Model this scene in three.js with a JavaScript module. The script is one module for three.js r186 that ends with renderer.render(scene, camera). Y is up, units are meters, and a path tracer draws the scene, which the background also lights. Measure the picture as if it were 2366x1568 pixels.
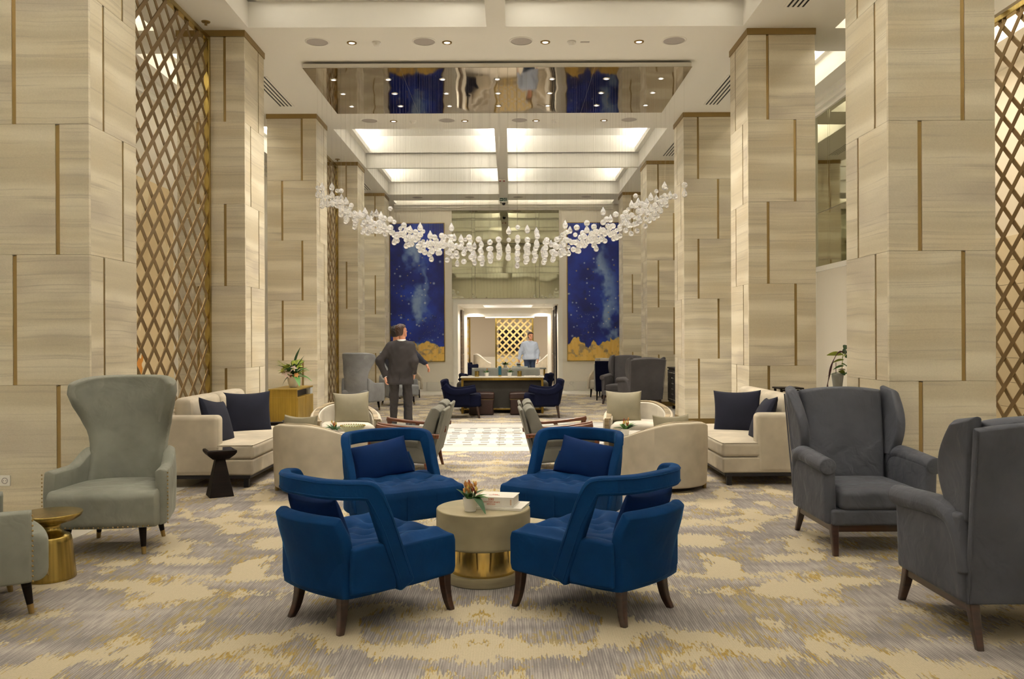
import * as THREE from 'three';
import { mergeGeometries, mergeVertices } from 'three/addons/utils/BufferGeometryUtils.js';
import { RoundedBoxGeometry } from 'three/addons/geometries/RoundedBoxGeometry.js';
import { RectAreaLightUniformsLib } from 'three/addons/lights/RectAreaLightUniformsLib.js';
import { FontLoader } from 'three/addons/loaders/FontLoader.js';
import { TextGeometry } from 'three/addons/geometries/TextGeometry.js';

// ---------- camera, exposure, main lights ----------
// x to the right, y up, the hall runs along -z; "d" below is the distance down the hall (z = -d)
const W = 2366, H = 1568, FOCAL = 1951;
const scene = new THREE.Scene();
scene.background = new THREE.Color(0x000000);
const camera = new THREE.PerspectiveCamera(2 * Math.atan(H / 2 / FOCAL) * 180 / Math.PI, W / H, 0.05, 100);
camera.position.set(0.164, 1.5, 0);
camera.rotation.set(0, -0.0021, -0.0046, 'YXZ');
camera.updateMatrixWorld();
const renderer = new THREE.WebGLRenderer({ antialias: true });
renderer.toneMapping = THREE.LinearToneMapping;
renderer.toneMappingExposure = 1.42;
renderer.shadowMap.enabled = true;
RectAreaLightUniformsLib.init();
const COVE = 29, COVE_COLOR = 0xfffaf0;        // strips hidden in the ceiling coffers
const AISLE = 115;
const SPOT = 30, SPOT_COLOR = 0xfff3e0;        // recessed downlights in the soffit
const PANEL_SPOT = 4, PANEL_COLOR = 0xfffcfa; // small downlights in the mirror panel
const LOBBY = 8;                              // rooms beyond the far doorway

// ---------- helpers ----------
const HC = 5.465;                               // soffit height
const V = (x, y, z) => new THREE.Vector3(x, y, z);
const PI = Math.PI, clamp = THREE.MathUtils.clamp, lerp = THREE.MathUtils.lerp, smooth = THREE.MathUtils.smoothstep;
function rng(seed) { let a = seed >>> 0; return () => { a = (a + 0x6D2B79F5) | 0; let t = Math.imul(a ^ (a >>> 15), 1 | a); t = (t + Math.imul(t ^ (t >>> 7), 61 | t)) ^ t; return ((t ^ (t >>> 14)) >>> 0) / 4294967296; }; }
const used = {};
function numbered(n) { const k = used[n] = (used[n] || 0) + 1; return k === 1 ? n : n + '_' + String(k - 1).padStart(3, '0'); }
function shade(o) { o.traverse(c => { if (c.isMesh) { c.castShadow = true; c.receiveShadow = true; } }); return o; }
function thing(name, label, category, [x, y, z] = [0, 0, 0], turn = 0, group) {
  const o = new THREE.Group(); o.name = numbered(name); scene.add(o);
  o.position.set(x, y, z); o.rotation.y = turn; o.userData = { label, category };
  if (group) o.userData.group = group;
  return o;
}
function part(name, g, m, parent, label) {
  const o = new THREE.Mesh(g, m); o.name = name; o.castShadow = o.receiveShadow = true; parent.add(o);
  if (label) o.userData.label = label;
  return o;
}
function single(name, g, m, label, category, pos = [0, 0, 0], turn = 0, group) {
  const o = part(numbered(name), g, m, scene); o.position.set(...pos); o.rotation.y = turn;
  o.userData = { label, category }; if (group) o.userData.group = group;
  return o;
}
function struct(name, g, m) { const o = part(numbered(name), g, m, scene); o.userData.kind = 'structure'; return o; }
function structGroup(name) { const o = new THREE.Group(); o.name = numbered(name); scene.add(o); o.userData.kind = 'structure'; return o; }
function dup(o, [x, y, z], turn, label) {
  const c = o.clone(); c.name = numbered(o.name.replace(/_\d{3}$/, '')); scene.add(c); c.position.set(x, y, z); c.rotation.set(0, turn, 0);
  c.userData = { ...o.userData, label }; return c;
}
const face = (fx, fd) => Math.atan2(fx, -fd);   // turn of a thing that faces (fx to the right, fd down the hall)

// boxes given by their limits; uv in metres
function bx(x0, x1, y0, y1, z0, z1) {
  const g = new THREE.BoxGeometry(x1 - x0, y1 - y0, z1 - z0); g.translate((x0 + x1) / 2, (y0 + y1) / 2, (z0 + z1) / 2); return boxUV(g);
}
function dbx(x0, x1, y0, y1, d0, d1) { return bx(x0, x1, y0, y1, -d1, -d0); }
function rb(w, h, d, r, x = 0, y = 0, z = 0, seg = 3) { const g = new RoundedBoxGeometry(w, h, d, seg, Math.min(r, w / 2.01, h / 2.01, d / 2.01)); g.translate(x, y, z); return boxUV(g); }
function boxUV(g, ox = 0, oy = 0) {
  if (g.index) g = g.toNonIndexed();
  const p = g.attributes.position, n = g.attributes.normal, uv = new Float32Array(p.count * 2);
  for (let i = 0; i < p.count; i += 3) {
    let ax = 0, ay = 0, az = 0;
    for (let k = 0; k < 3; k++) { ax += Math.abs(n.getX(i + k)); ay += Math.abs(n.getY(i + k)); az += Math.abs(n.getZ(i + k)); }
    for (let k = 0; k < 3; k++) {
      const x = p.getX(i + k), y = p.getY(i + k), z = p.getZ(i + k);
      const [u, v] = ax > ay && ax > az ? [z, y] : ay > az ? [x, z] : [x, y];
      uv[(i + k) * 2] = u + ox; uv[(i + k) * 2 + 1] = v + oy;
    }
  }
  g.setAttribute('uv', new THREE.BufferAttribute(uv, 2));
  return g;
}
function merge(list) { return mergeGeometries(list.map(g => { const q = g.index ? g.toNonIndexed() : g; for (const k of Object.keys(q.attributes)) if (!['position', 'normal', 'uv'].includes(k)) q.deleteAttribute(k); return q; })); }
function fromGrid(rows, closeU = false, uvs = null) {    // rows of Vector3, joined into a smooth surface
  const nv = rows.length, nu = rows[0].length, pos = [], idx = [];
  for (const r of rows) for (const p of r) pos.push(p.x, p.y, p.z);
  for (let j = 0; j < nv - 1; j++) for (let i = 0; i < (closeU ? nu : nu - 1); i++) {
    const a = j * nu + i, b = j * nu + (i + 1) % nu, c = a + nu, d = b + nu; idx.push(a, b, d, a, d, c);
  }
  const g = new THREE.BufferGeometry(); g.setAttribute('position', new THREE.Float32BufferAttribute(pos, 3)); g.setIndex(idx);
  return g;
}
function outward(g) { // turn a closed surface so that its faces look out
  const p = g.attributes.position, ix = g.index.array; let s = 0; const a = V(), b = V(), c = V();
  for (let i = 0; i < ix.length; i += 3) { a.fromBufferAttribute(p, ix[i]); b.fromBufferAttribute(p, ix[i + 1]); c.fromBufferAttribute(p, ix[i + 2]); s += a.dot(b.cross(c)); }
  if (s < 0) for (let i = 0; i < ix.length; i += 3) { const t = ix[i + 1]; ix[i + 1] = ix[i + 2]; ix[i + 2] = t; }
  return g;
}
function smoothed(g, eps = 1e-4) { g.deleteAttribute('normal'); g.deleteAttribute('uv'); g = outward(mergeVertices(g, eps)); g.computeVertexNormals(); return boxUV(g); }
// a padded sheet: P(u, v) is its middle surface, th its thickness, ru and rv the share of its width taken by the rounded edges
function pad(P, th, nu = 24, nv = 24, ru = 0.15, rv = 0.15, puff = 0) {
  const T = (i, n, r) => { const t = i / n * 2 - 1, a = Math.abs(t), k = 0.45; // more lines near the edges
    const s = a < k ? a / k * (1 - r) : (1 - r) + r * Math.sin((a - k) / (1 - k) * PI / 2); return Math.sign(t) * s; };
  const E = (s, r) => { const a = Math.max(0, (Math.abs(s) - (1 - r)) / r); return Math.sqrt(Math.max(0, 1 - a * a)); };
  const front = [], back = [];
  for (let j = 0; j <= nv; j++) {
    const rf = [], rk = [], sv = T(j, nv, rv), v = (sv + 1) / 2;
    for (let i = 0; i <= nu; i++) {
      const su = T(i, nu, ru), u = (su + 1) / 2, h = 1e-3;
      const p = P(u, v), n = P(Math.min(1, u + h), v).sub(P(Math.max(0, u - h), v)).cross(P(u, Math.min(1, v + h)).sub(P(u, Math.max(0, v - h)))).normalize();
      const e = E(su, ru) * E(sv, rv), t = (typeof th === 'function' ? th(u, v) : th) / 2 * e * (1 + puff * (1 - su * su) * (1 - sv * sv));
      rf.push(p.clone().addScaledVector(n, t)); rk.push(p.clone().addScaledVector(n, -t));
    }
    front.push(rf); back.push(rk.reverse());
  }
  return smoothed(merge([fromGrid(front), fromGrid(back)]));
}
// a box with soft corners whose vertices can be moved by fn(v)
function soft(w, h, d, r, n = 10, fn = null, e = 0.5) {
  const N = Array.isArray(n) ? n : [n, n, n], g = new THREE.BoxGeometry(2, 2, 2, ...N), p = g.attributes.position, half = [w / 2, h / 2, d / 2], q = V();
  for (let i = 0; i < p.count; i++) {
    const c = [p.getX(i), p.getY(i), p.getZ(i)], inn = [], off = [];
    for (let k = 0; k < 3; k++) {
      const a = Math.abs(c[k]), s = Math.sign(c[k]), rk = Math.min(r, half[k]), f = rk / half[k];
      const t = a < e ? a / e * (1 - f) : (1 - f) + f * (a - e) / (1 - e);
      const x = t * half[k], lim = half[k] - rk; inn[k] = s * Math.min(x, lim); off[k] = s * Math.max(0, x - lim) / (rk || 1);
    }
    // cube corner mapped on a ball
    const [oa, ob, oc] = off, L = Math.max(Math.abs(oa), Math.abs(ob), Math.abs(oc)), M = Math.hypot(oa, ob, oc) || 1, R = Math.min(r, ...half);
    const g2 = k => inn[k] + (off[k] / M) * (L * Math.min(r, half[k]));
    q.set(g2(0), g2(1), g2(2)); if (fn) fn(q);
    p.setXYZ(i, q.x, q.y, q.z);
  }
  return smoothed(g);
}
// a bar with a rounded rectangular section swept along points; thin gives the direction of its thickness at each point
function bar(pts, thin, w, t, r = 0.01, k = 4, cap = true) {
  const n = pts.length, sec = [], rows = [];
  const W2 = i => (typeof w === 'function' ? w(i / (n - 1)) : w) / 2, T2 = i => (typeof t === 'function' ? t(i / (n - 1)) : t) / 2;
  for (let c = 0; c < 4; c++) for (let j = 0; j <= k; j++) { const a = (c + j / k) * PI / 2; sec.push([c === 0 || c === 3 ? 1 : -1, c < 2 ? 1 : -1, Math.cos(a), Math.sin(a)]); }
  for (let i = 0; i < n; i++) {
    const tan = pts[Math.min(n - 1, i + 1)].clone().sub(pts[Math.max(0, i - 1)]).normalize();
    const N = (typeof thin === 'function' ? thin(i / (n - 1), pts[i]) : thin).clone(); N.addScaledVector(tan, -N.dot(tan)).normalize();
    const B = tan.clone().cross(N).normalize(), a = W2(i), b = T2(i), rr = Math.min(r, a, b);
    rows.push(sec.map(([sx, sy, cx, cy]) => pts[i].clone().addScaledVector(B, sx * (a - rr) + cx * rr).addScaledVector(N, sy * (b - rr) + cy * rr)));
  }
  if (cap) for (const e of [n - 1, 0]) {
    const c = V(); rows[e].forEach(p => c.add(p)); c.multiplyScalar(1 / rows[e].length);
    const inn = rows[e].map(p => p.clone().lerp(c, 0.12)), mid = rows[e].map(() => c.clone());
    const dir = pts[e].clone().sub(pts[e ? n - 2 : 1]).normalize().multiplyScalar(Math.min(r, 0.012));
    inn.forEach(p => p.add(dir)); mid.forEach(p => p.add(dir));
    if (e) rows.push(inn, mid); else rows.unshift(mid, inn);
  }
  return smoothed(fromGrid(rows, true), 1e-5);
}
function curve(list, n = 24, closed = false, tension = 0.5) { return new THREE.CatmullRomCurve3(list.map(p => p.isVector3 ? p : V(...p)), closed, 'catmullrom', tension).getPoints(n); }
function tube(list, r, n = 24, k = 8) { const g = new THREE.TubeGeometry(new THREE.CatmullRomCurve3(list.map(p => p.isVector3 ? p : V(...p))), n, r, k); return g; }
function lathe(prof, n = 48) { const g = new THREE.LatheGeometry(prof.map(([r, y]) => new THREE.Vector2(Math.max(r, 1e-4), y)), n); return g; }
function cyl(r0, r1, y0, y1, n = 24, x = 0, z = 0) { const g = new THREE.CylinderGeometry(r1, r0, y1 - y0, n); g.translate(x, (y0 + y1) / 2, z); return g; }
function limb(a, b, r0, r1, n = 14) { // tapered round bar from a to b
  const A = V(...a), B = V(...b), L = A.distanceTo(B), g = new THREE.CylinderGeometry(r1, r0, L, n); g.translate(0, L / 2, 0);
  g.applyQuaternion(new THREE.Quaternion().setFromUnitVectors(V(0, 1, 0), B.sub(A).normalize())); g.translate(A.x, A.y, A.z); return g;
}
// pillow with pinched corners, standing in the xy plane
function pillow(w, h, t, n = 22, sag = 0) {
  return pad((u, v) => { const a = u * 2 - 1, b = v * 2 - 1; const px = 1 - 0.07 * (1 - b * b), py = 1 - 0.07 * (1 - a * a); return V(a * w / 2 * px, b * h / 2 * py - sag * (1 - a * a) * Math.max(0, b), 0); },
    (u, v) => t * Math.pow(Math.max(0, (1 - Math.pow(Math.abs(u * 2 - 1), 2.2)) * (1 - Math.pow(Math.abs(v * 2 - 1), 2.2))), 0.5) + 0.012, n, n, 0.1, 0.1);
}
// implicit surface meshed on a grid (naive surface nets)
function nets(f, lo, hi, cell) {
  const n = lo.map((a, k) => Math.ceil((hi[k] - a) / cell) + 2), [nx, ny, nz] = n, val = new Float32Array(nx * ny * nz);
  const X = i => lo[0] + (i - 0.5) * cell, Y = j => lo[1] + (j - 0.5) * cell, Z = k => lo[2] + (k - 0.5) * cell;
  const S = 6, reach = cell * S * 0.9 + 0.03; // blocks far from the surface are filled without asking
  for (let k0 = 0; k0 < nz; k0 += S) for (let j0 = 0; j0 < ny; j0 += S) for (let i0 = 0; i0 < nx; i0 += S) {
    const c = f(X(i0 + (S - 1) / 2), Y(j0 + (S - 1) / 2), Z(k0 + (S - 1) / 2)), far = Math.abs(c) > reach;
    for (let k = k0; k < Math.min(nz, k0 + S); k++) for (let j = j0; j < Math.min(ny, j0 + S); j++) for (let i = i0; i < Math.min(nx, i0 + S); i++) val[i + nx * (j + ny * k)] = far ? c : f(X(i), Y(j), Z(k));
  }
  const id = new Int32Array(nx * ny * nz).fill(-1), pos = [], idx = [], st = [1, nx, nx * ny];
  for (let k = 0; k < nz - 1; k++) for (let j = 0; j < ny - 1; j++) for (let i = 0; i < nx - 1; i++) {
    const o = i + nx * (j + ny * k); let c = 0, sx = 0, sy = 0, sz = 0;
    const g = []; for (let q = 0; q < 8; q++) g[q] = val[o + (q & 1) + (q >> 1 & 1) * nx + (q >> 2) * nx * ny];
    for (let q = 0; q < 8; q++) for (const b of [1, 2, 4]) if (!(q & b)) { const r = q | b; if (g[q] < 0 !== g[r] < 0) { const t = g[q] / (g[q] - g[r]); c++; sx += (q & 1) + (b === 1 ? t : 0); sy += (q >> 1 & 1) + (b === 2 ? t : 0); sz += (q >> 2) + (b === 4 ? t : 0); } }
    if (c) { id[o] = pos.length / 3; pos.push(X(i) + sx / c * cell, Y(j) + sy / c * cell, Z(k) + sz / c * cell); }
  }
  for (let k = 1; k < nz - 1; k++) for (let j = 1; j < ny - 1; j++) for (let i = 1; i < nx - 1; i++) {
    const o = i + nx * (j + ny * k), a = val[o] < 0;
    for (let e = 0; e < 3; e++) {
      const b = val[o + st[e]] < 0; if (a === b) continue;
      const u = st[(e + 1) % 3], v = st[(e + 2) % 3], q = [id[o], id[o - u], id[o - u - v], id[o - v]]; if (q.some(x => x < 0)) continue;
      if (a) idx.push(q[0], q[1], q[2], q[0], q[2], q[3]); else idx.push(q[0], q[2], q[1], q[0], q[3], q[2]);
    }
  }
  const g = new THREE.BufferGeometry(); g.setAttribute('position', new THREE.Float32BufferAttribute(pos, 3)); g.setIndex(idx); outward(g); g.computeVertexNormals();
  return boxUV(g);
}

// ---------- noise and textures ----------
function noise2(seed, px, py) { // tiling value noise with periods px, py
  const r = rng(seed), a = new Float32Array(px * py); for (let i = 0; i < a.length; i++) a[i] = r();
  return (x, y) => { let xi = Math.floor(x), yi = Math.floor(y), fx = x - xi, fy = y - yi; fx *= fx * (3 - 2 * fx); fy *= fy * (3 - 2 * fy);
    xi -= Math.floor(xi / px) * px; yi -= Math.floor(yi / py) * py; const x1 = xi + 1 === px ? 0 : xi + 1, o = yi * px, q = (yi + 1 === py ? 0 : yi + 1) * px;
    const p = a[o + xi], s = a[q + xi]; const t = p + (a[o + x1] - p) * fx; return t + (s + (a[q + x1] - s) * fx - t) * fy; };
}
function fbm(seed, px, py, oct = 4) { const ns = []; let T = 0; for (let o = 0; o < oct; o++) { ns.push(noise2(seed + o * 17, px << o, py << o)); T += 0.5 ** (o + 1); }
  return (u, v) => { let s = 0, w = 0.5, x = u * px, y = v * py; for (let o = 0; o < oct; o++) { s += w * ns[o](x, y); w *= 0.5; x *= 2; y *= 2; } return s / T; }; }
function tex(w, h, fn, srgb = true, wrap = THREE.RepeatWrapping) { // fn(u, v) -> [r, g, b] 0..255
  const a = new Uint8Array(w * h * 4);
  for (let j = 0; j < h; j++) for (let i = 0; i < w; i++) { const c = fn((i + 0.5) / w, (j + 0.5) / h), o = (i + j * w) * 4; a[o] = clamp(c[0], 0, 255); a[o + 1] = clamp(c[1], 0, 255); a[o + 2] = clamp(c[2], 0, 255); a[o + 3] = 255; }
  const t = new THREE.DataTexture(a, w, h); t.wrapS = t.wrapT = wrap; t.magFilter = t.minFilter = THREE.LinearFilter; if (srgb) t.colorSpace = THREE.SRGBColorSpace; t.needsUpdate = true; return t;
}
const mix3 = (a, b, t) => [lerp(a[0], b[0], t), lerp(a[1], b[1], t), lerp(a[2], b[2], t)];
function rep(t, su, sv = su) { const c = t.clone(); c.repeat.set(su, sv); c.needsUpdate = true; return c; }
const std = o => new THREE.MeshStandardMaterial(o), phy = o => new THREE.MeshPhysicalMaterial(o);

// wood-vein limestone: level bands that wander a little, 1 tile = 2 m
const stoneTex = (() => {
  const wob = fbm(11, 3, 3, 3), band = fbm(12, 1, 18, 4), fine = fbm(13, 2, 110, 3), tone = fbm(14, 2, 5, 3), speck = noise2(15, 256, 512);
  return tex(1024, 1024, (u, v) => {
    const y = v + (wob(u, v) - 0.5) * 0.026, b = band(u, y), f = fine(u, y), t = tone(u, v);
    let c = mix3([208, 197, 172], [234, 225, 203], smooth(b, 0.2, 0.8)); c = mix3(c, [184, 173, 154], smooth(f, 0.56, 0.86) * 0.6); c = mix3(c, [182, 171, 156], smooth(t, 0.58, 0.85) * 0.55); c = mix3(c, [214, 198, 166], smooth(0.45 - t, 0, 0.25) * 0.5);
    const k = (speck(u * 256, v * 512) - 0.5) * 9; return [c[0] + k, c[1] + k, c[2] + k];
  });
})();
const marbleTex = (() => {
  const a = fbm(21, 3, 3, 5), b = fbm(22, 5, 5, 4), c = fbm(23, 2, 2, 4);
  return tex(1024, 1024, (u, v) => { const s = Math.abs(Math.sin((u * 2 + v * 3 + a(u, v) * 2.4) * PI)); const vein = smooth(0.09 - s, 0, 0.09) * smooth(b(u, v), 0.35, 0.7); return mix3(mix3([232, 228, 218], [214, 210, 202], c(u, v)), [168, 166, 162], vein * 0.8); });
})();
// carpet: grey ribbed ground, cream islands with mustard edges; the pattern is mirrored about the hall's middle line
const carpetTex = (() => {
  const N = 1800, warp = fbm(31, 7, 13, 3), isl = fbm(32, 14, 30, 4), big = fbm(33, 7, 13, 2), rag = noise2(34, 400, 90), rag2 = noise2(35, 700, 160), rib = noise2(36, 500, 60), tone = fbm(37, 8, 40, 2), gold = fbm(38, 14, 24, 3), fib = noise2(39, 1024, 1024);
  return tex(N, N, (u, v) => {
    const j = (rag(u * 400, v * 90) - 0.5) * 0.021 + (rag2(u * 700, v * 160) - 0.5) * 0.013, wu = (warp(u, v) - 0.5) * 0.07, wv = (warp(u + 0.37, v + 0.61) - 0.5) * 0.05;
    const f = isl(u + wu, v + j + wv) * 0.8 + big(u + wu * 0.5, v + j) * 0.2, g = gold(u + wu, v + j);
    const r = rib(u * 500, v * 60), st = 0.5 + 0.5 * Math.sin(u * 3.15 / 0.0125 * 2 * PI + 3 * rib(u * 80, v * 40));
    let c = mix3([142, 139, 144], [202, 197, 197], clamp(0.2 + 0.42 * st + 0.75 * (r - 0.5) + 1.1 * (tone(u, v) - 0.5), 0, 1));
    c = mix3(c, [212, 203, 181], smooth(f, 0.562, 0.569));
    const edge = smooth(f, 0.532, 0.54) * (1 - smooth(f, 0.574, 0.586)) * smooth(g + (r - 0.5) * 1.1 + (rag(u * 400 + 7, v * 90) - 0.5) * 0.6, 0.5, 0.62);
    c = mix3(c, mix3([168, 138, 58], [192, 168, 96], r), edge * 0.95);
    const speck = smooth(g, 0.59, 0.63) * smooth(rag(u * 400 + 31, v * 90), 0.5, 0.58) * (1 - smooth(f, 0.5, 0.53)); c = mix3(c, [178, 160, 104], speck * 0.7);
    const k = (fib(u * 1024, v * 1024) - 0.5) * 14 + (st - 0.5) * 5; return [c[0] + k, c[1] + k, c[2] + k];
  });
})();
const carpetBump = (() => { const n = noise2(41, 128, 128); return tex(256, 256, (u, v) => { const s = 128 + 60 * Math.sin(u * 16 * 2 * PI) + 80 * (n(u * 128, v * 128) - 0.5); return [s, s, s]; }, false); })();
const napTex = (() => { const a = fbm(51, 3, 3, 5), b = fbm(52, 9, 9, 3); return tex(512, 512, (u, v) => { const t = 255 * clamp(0.88 + 0.22 * (a(u, v) - 0.5) + 0.1 * (b(u, v) - 0.5), 0, 1); return [t, t, t]; }); })();
const crushBump = (() => { const a = fbm(53, 5, 4, 5), w = fbm(54, 4, 4, 3); return tex(512, 512, (u, v) => { const t = 255 * a(u + w(u, v) * 0.3, v + w(v, u) * 0.3); return [t, t, t]; }, false); })(); // brushed nap of velvet
const weaveBump = tex(128, 128, (u, v) => { const s = 128 + 60 * Math.sin(u * 16 * PI * 2) * Math.cos(v * 16 * PI * 2); return [s, s, s]; }, false);
const woodTex = (() => { const a = fbm(61, 2, 20, 4), b = fbm(62, 3, 80, 3); return tex(512, 512, (u, v) => { const t = 255 * clamp(0.7 + 0.5 * (a(u, v) - 0.5) + 0.3 * (b(u, v) - 0.5), 0, 1); return [t, t, t]; }); })();
const waveBump = (() => { const a = fbm(71, 4, 3, 2); return tex(256, 256, (u, v) => { const t = 255 * a(u, v); return [t, t, t]; }, false); })();
const brushTex = (() => { const a = fbm(73, 90, 2, 3), b = fbm(74, 4, 3, 4); return tex(512, 512, (u, v) => { const t = 255 * clamp(0.85 + 0.22 * (a(u, v) - 0.5) + 0.25 * (b(u, v) - 0.5), 0, 1); return [t, t, t]; }); })();

// ---------- materials ----------
const M = {};
M.paint = std({ color: 0xf0ede5, roughness: 0.75 });
M.wall = std({ color: 0xece6d9, roughness: 0.7 });
M.wallGrey = std({ color: 0xd8cfc2, roughness: 0.8 });
M.stone = std({ map: rep(stoneTex, 0.5), roughness: 0.42 });
M.bronze = std({ color: 0x9c8453, metalness: 0.75, roughness: 0.42 });
M.screen = std({ color: 0x8b7450, metalness: 0.75, roughness: 0.4 });
M.screenWood = std({ color: 0xe0c98c, metalness: 0, roughness: 0.5 });
M.brass = std({ color: 0xc3aa62, metalness: 1, roughness: 0.26, map: brushTex });
M.brassMirror = std({ color: 0xd8bd74, metalness: 1, roughness: 0.12 });
M.brassWood = std({ color: 0xb8973f, metalness: 0.65, roughness: 0.42, map: rep(brushTex, 1) });
M.mirror = std({ color: 0xa39a8d, metalness: 1, roughness: 0.04, bumpMap: rep(waveBump, 0.5), bumpScale: 0.0035 });
M.mirrorOld = std({ color: 0xb9b89f, metalness: 1, roughness: 0.03, bumpMap: rep(waveBump, 0.4), bumpScale: 0.0022 });
M.chrome = std({ color: 0xd8d8d4, metalness: 1, roughness: 0.12 });
M.marble = std({ map: rep(marbleTex, 0.5), roughness: 0.22 });
M.inlay = std({ color: 0x98948c, roughness: 0.25 });
M.carpet = std({ color: 0xddd8cf, map: carpetTex, roughness: 0.95, bumpMap: rep(carpetBump, 1), bumpScale: 0.002 });
M.blue = phy({ color: 0x033a70, map: napTex, bumpMap: crushBump, bumpScale: 0.012, roughness: 0.75, sheen: 1, sheenColor: new THREE.Color(0x2490d0), sheenRoughness: 0.35, specularIntensity: 0.25 });
M.greyGreen = phy({ color: 0x999b90, map: napTex, bumpMap: crushBump, bumpScale: 0.02, roughness: 0.8, sheen: 1, sheenColor: new THREE.Color(0xa2a29c), sheenRoughness: 0.4 });
M.slate = phy({ color: 0x5b5e69, map: napTex, bumpMap: crushBump, bumpScale: 0.03, roughness: 0.8, sheen: 1, sheenColor: new THREE.Color(0x868b9a), sheenRoughness: 0.4 });
M.olive = phy({ color: 0x7d7c73, map: napTex, bumpMap: crushBump, bumpScale: 0.015, roughness: 0.8, sheen: 0.7, sheenColor: new THREE.Color(0xa8a99a), sheenRoughness: 0.4 });
M.cream = std({ color: 0xe0d5c0, map: napTex, roughness: 0.85, bumpMap: rep(weaveBump, 12), bumpScale: 0.0006 });
M.creamLight = std({ color: 0xece5d6, map: napTex, roughness: 0.85 });
M.sage = std({ color: 0xa59d84, map: napTex, roughness: 0.7, bumpMap: rep(weaveBump, 14), bumpScale: 0.0008 });
M.navy = std({ color: 0x1b2038, map: napTex, roughness: 0.9, bumpMap: rep(weaveBump, 14), bumpScale: 0.0008 });
M.navyChair = phy({ color: 0x0c1230, map: napTex, roughness: 0.85, sheen: 0.35, sheenColor: new THREE.Color(0x22327a), sheenRoughness: 0.4, specularIntensity: 0.3 });
M.paleGrey = std({ color: 0xb7b9b4, map: napTex, roughness: 0.85 });
M.darkGrey = std({ color: 0x4a4742, map: napTex, roughness: 0.9 });
M.mahogany = phy({ color: 0x94502a, map: woodTex, roughness: 0.35, clearcoat: 0.7, clearcoatRoughness: 0.12 });
M.walnut = phy({ color: 0x4d2a1a, map: woodTex, roughness: 0.4, clearcoat: 0.4, clearcoatRoughness: 0.2 });
M.darkWood = phy({ color: 0x1f130e, map: woodTex, roughness: 0.55, specularIntensity: 0.4 });
M.oak = std({ color: 0xcdb892, map: woodTex, roughness: 0.45 });
M.black = std({ color: 0x16151a, roughness: 0.5 });
M.drum = std({ color: 0xb5a986, map: rep(napTex, 2), roughness: 0.38 });
M.white = std({ color: 0xf2efe8, roughness: 0.3 });
M.grille = std({ color: 0xb5aeaa, roughness: 0.8 });
M.leaf = std({ color: 0x4d7f33, roughness: 0.55, side: THREE.DoubleSide });
M.leafDark = std({ color: 0x1f4a1f, roughness: 0.5, side: THREE.DoubleSide });
M.leafLime = std({ color: 0x9aa83c, roughness: 0.6, side: THREE.DoubleSide });
M.skin = std({ color: 0xc98e70, roughness: 0.55 });
M.suit = std({ color: 0x332d2c, map: napTex, roughness: 0.85 });
M.leather = std({ color: 0x40251d, roughness: 0.5, map: napTex });
const glow = (c, k) => std({ color: 0x111111, emissive: c, emissiveIntensity: k, roughness: 0.6 });
M.lampDisc = glow(0xfff1e4, 3.2);
M.coveStrip = glow(COVE_COLOR, 2.2);
function strip(name, parent, x, y, z, w, l, power, color, down = false, mat = M.coveStrip) { // a lamp strip lying along z with its area light just above (or below) it
  const s = down ? -1 : 1;
  part(name, new RoundedBoxGeometry(w, 0.02, l, 2, 0.008).translate(x, y, z), mat, parent);
  const L = new THREE.RectAreaLight(color, power, w, l); L.position.set(x, y + s * 0.02, z); L.rotation.x = s * PI / 2; L.name = name + '_glow'; parent.add(L);
  return L;
}

// =====================================================================================
// THE SETTING
// =====================================================================================
const WX = 5.4, D_BACK = 24.8, D_FRONT = -5;
// floor: marble slab, carpets lie on it
{
  const fl = structGroup('floor');
  part('marble_floor', dbx(-7.6, 7.6, -0.3, -0.012, D_FRONT - 0.3, 36), M.marble, fl);
  // marble slabs of the crossing, laid with open joints
  const r = rng(5);
  for (let i = -4; i < 4; i++) for (const [a, b] of [[11.36, 11.86], [11.875, 14.5], [14.515, 15.16]]) {
    const g = dbx(i * 1.32 + 0.004, i * 1.32 + 1.316, -0.012, 0, a + 0.003, b - 0.003); boxUV(g, r() * 3, r() * 3);
    part('marble_slab', g, M.marble, fl);
  }
  for (const s of [-1, 1]) for (let k = 0; k < 17; k++) { // side strips outside the carpet
    const a = -5 + k * 1.75, b = a + 1.745; const g = dbx(s > 0 ? 3.16 : -WX, s > 0 ? WX : -3.16, -0.012, 0, a, b); boxUV(g, r() * 3, r() * 3);
    if (a > 11.3 - 1.7 && b < 15.3 + 1.7 && false) continue;
    part('marble_slab', g, M.marble, fl);
  }
  part('marble_slab', dbx(-3.155, 3.155, -0.012, 0, 22.95, D_BACK + 3.3), M.marble, fl);
  // grey inlay dashes
  for (let row = 0; row < 9; row++) for (let c = -11; c <= 11; c++) {
    const x = c * 0.245 + 0.02 + (row % 2 ? 0.012 : -0.012) * (c % 2 ? 1 : -1), d = 12.08 + row * 0.27;
    part('inlay_tile', bx(x - 0.062, x + 0.062, -0.004, 0.0012, -d - 0.05, -d + 0.05), M.inlay, fl);
  }
}
function carpet(d0, d1, label) {
  const t = thing('carpet', label, 'carpet'); // two halves, the pattern mirrored at the middle line
  for (const s of [-1, 1]) {
    const g = new THREE.BoxGeometry(3.15, 0.012, d1 - d0, 1, 1, 1); g.translate(s * 1.575, -0.006, -(d0 + d1) / 2);
    const p = g.attributes.position, uv = g.attributes.uv;
    for (let i = 0; i < p.count; i++) uv.setXY(i, Math.abs(p.getX(i)) / 3.15, -p.getZ(i) / 5.67 + 0.35);
    part('carpet_half', g, M.carpet, t);
  }
  return t;
}
carpet(D_FRONT + 0.3, 11.34, 'grey and cream patterned carpet with mustard flecks under the blue armchairs');
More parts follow.
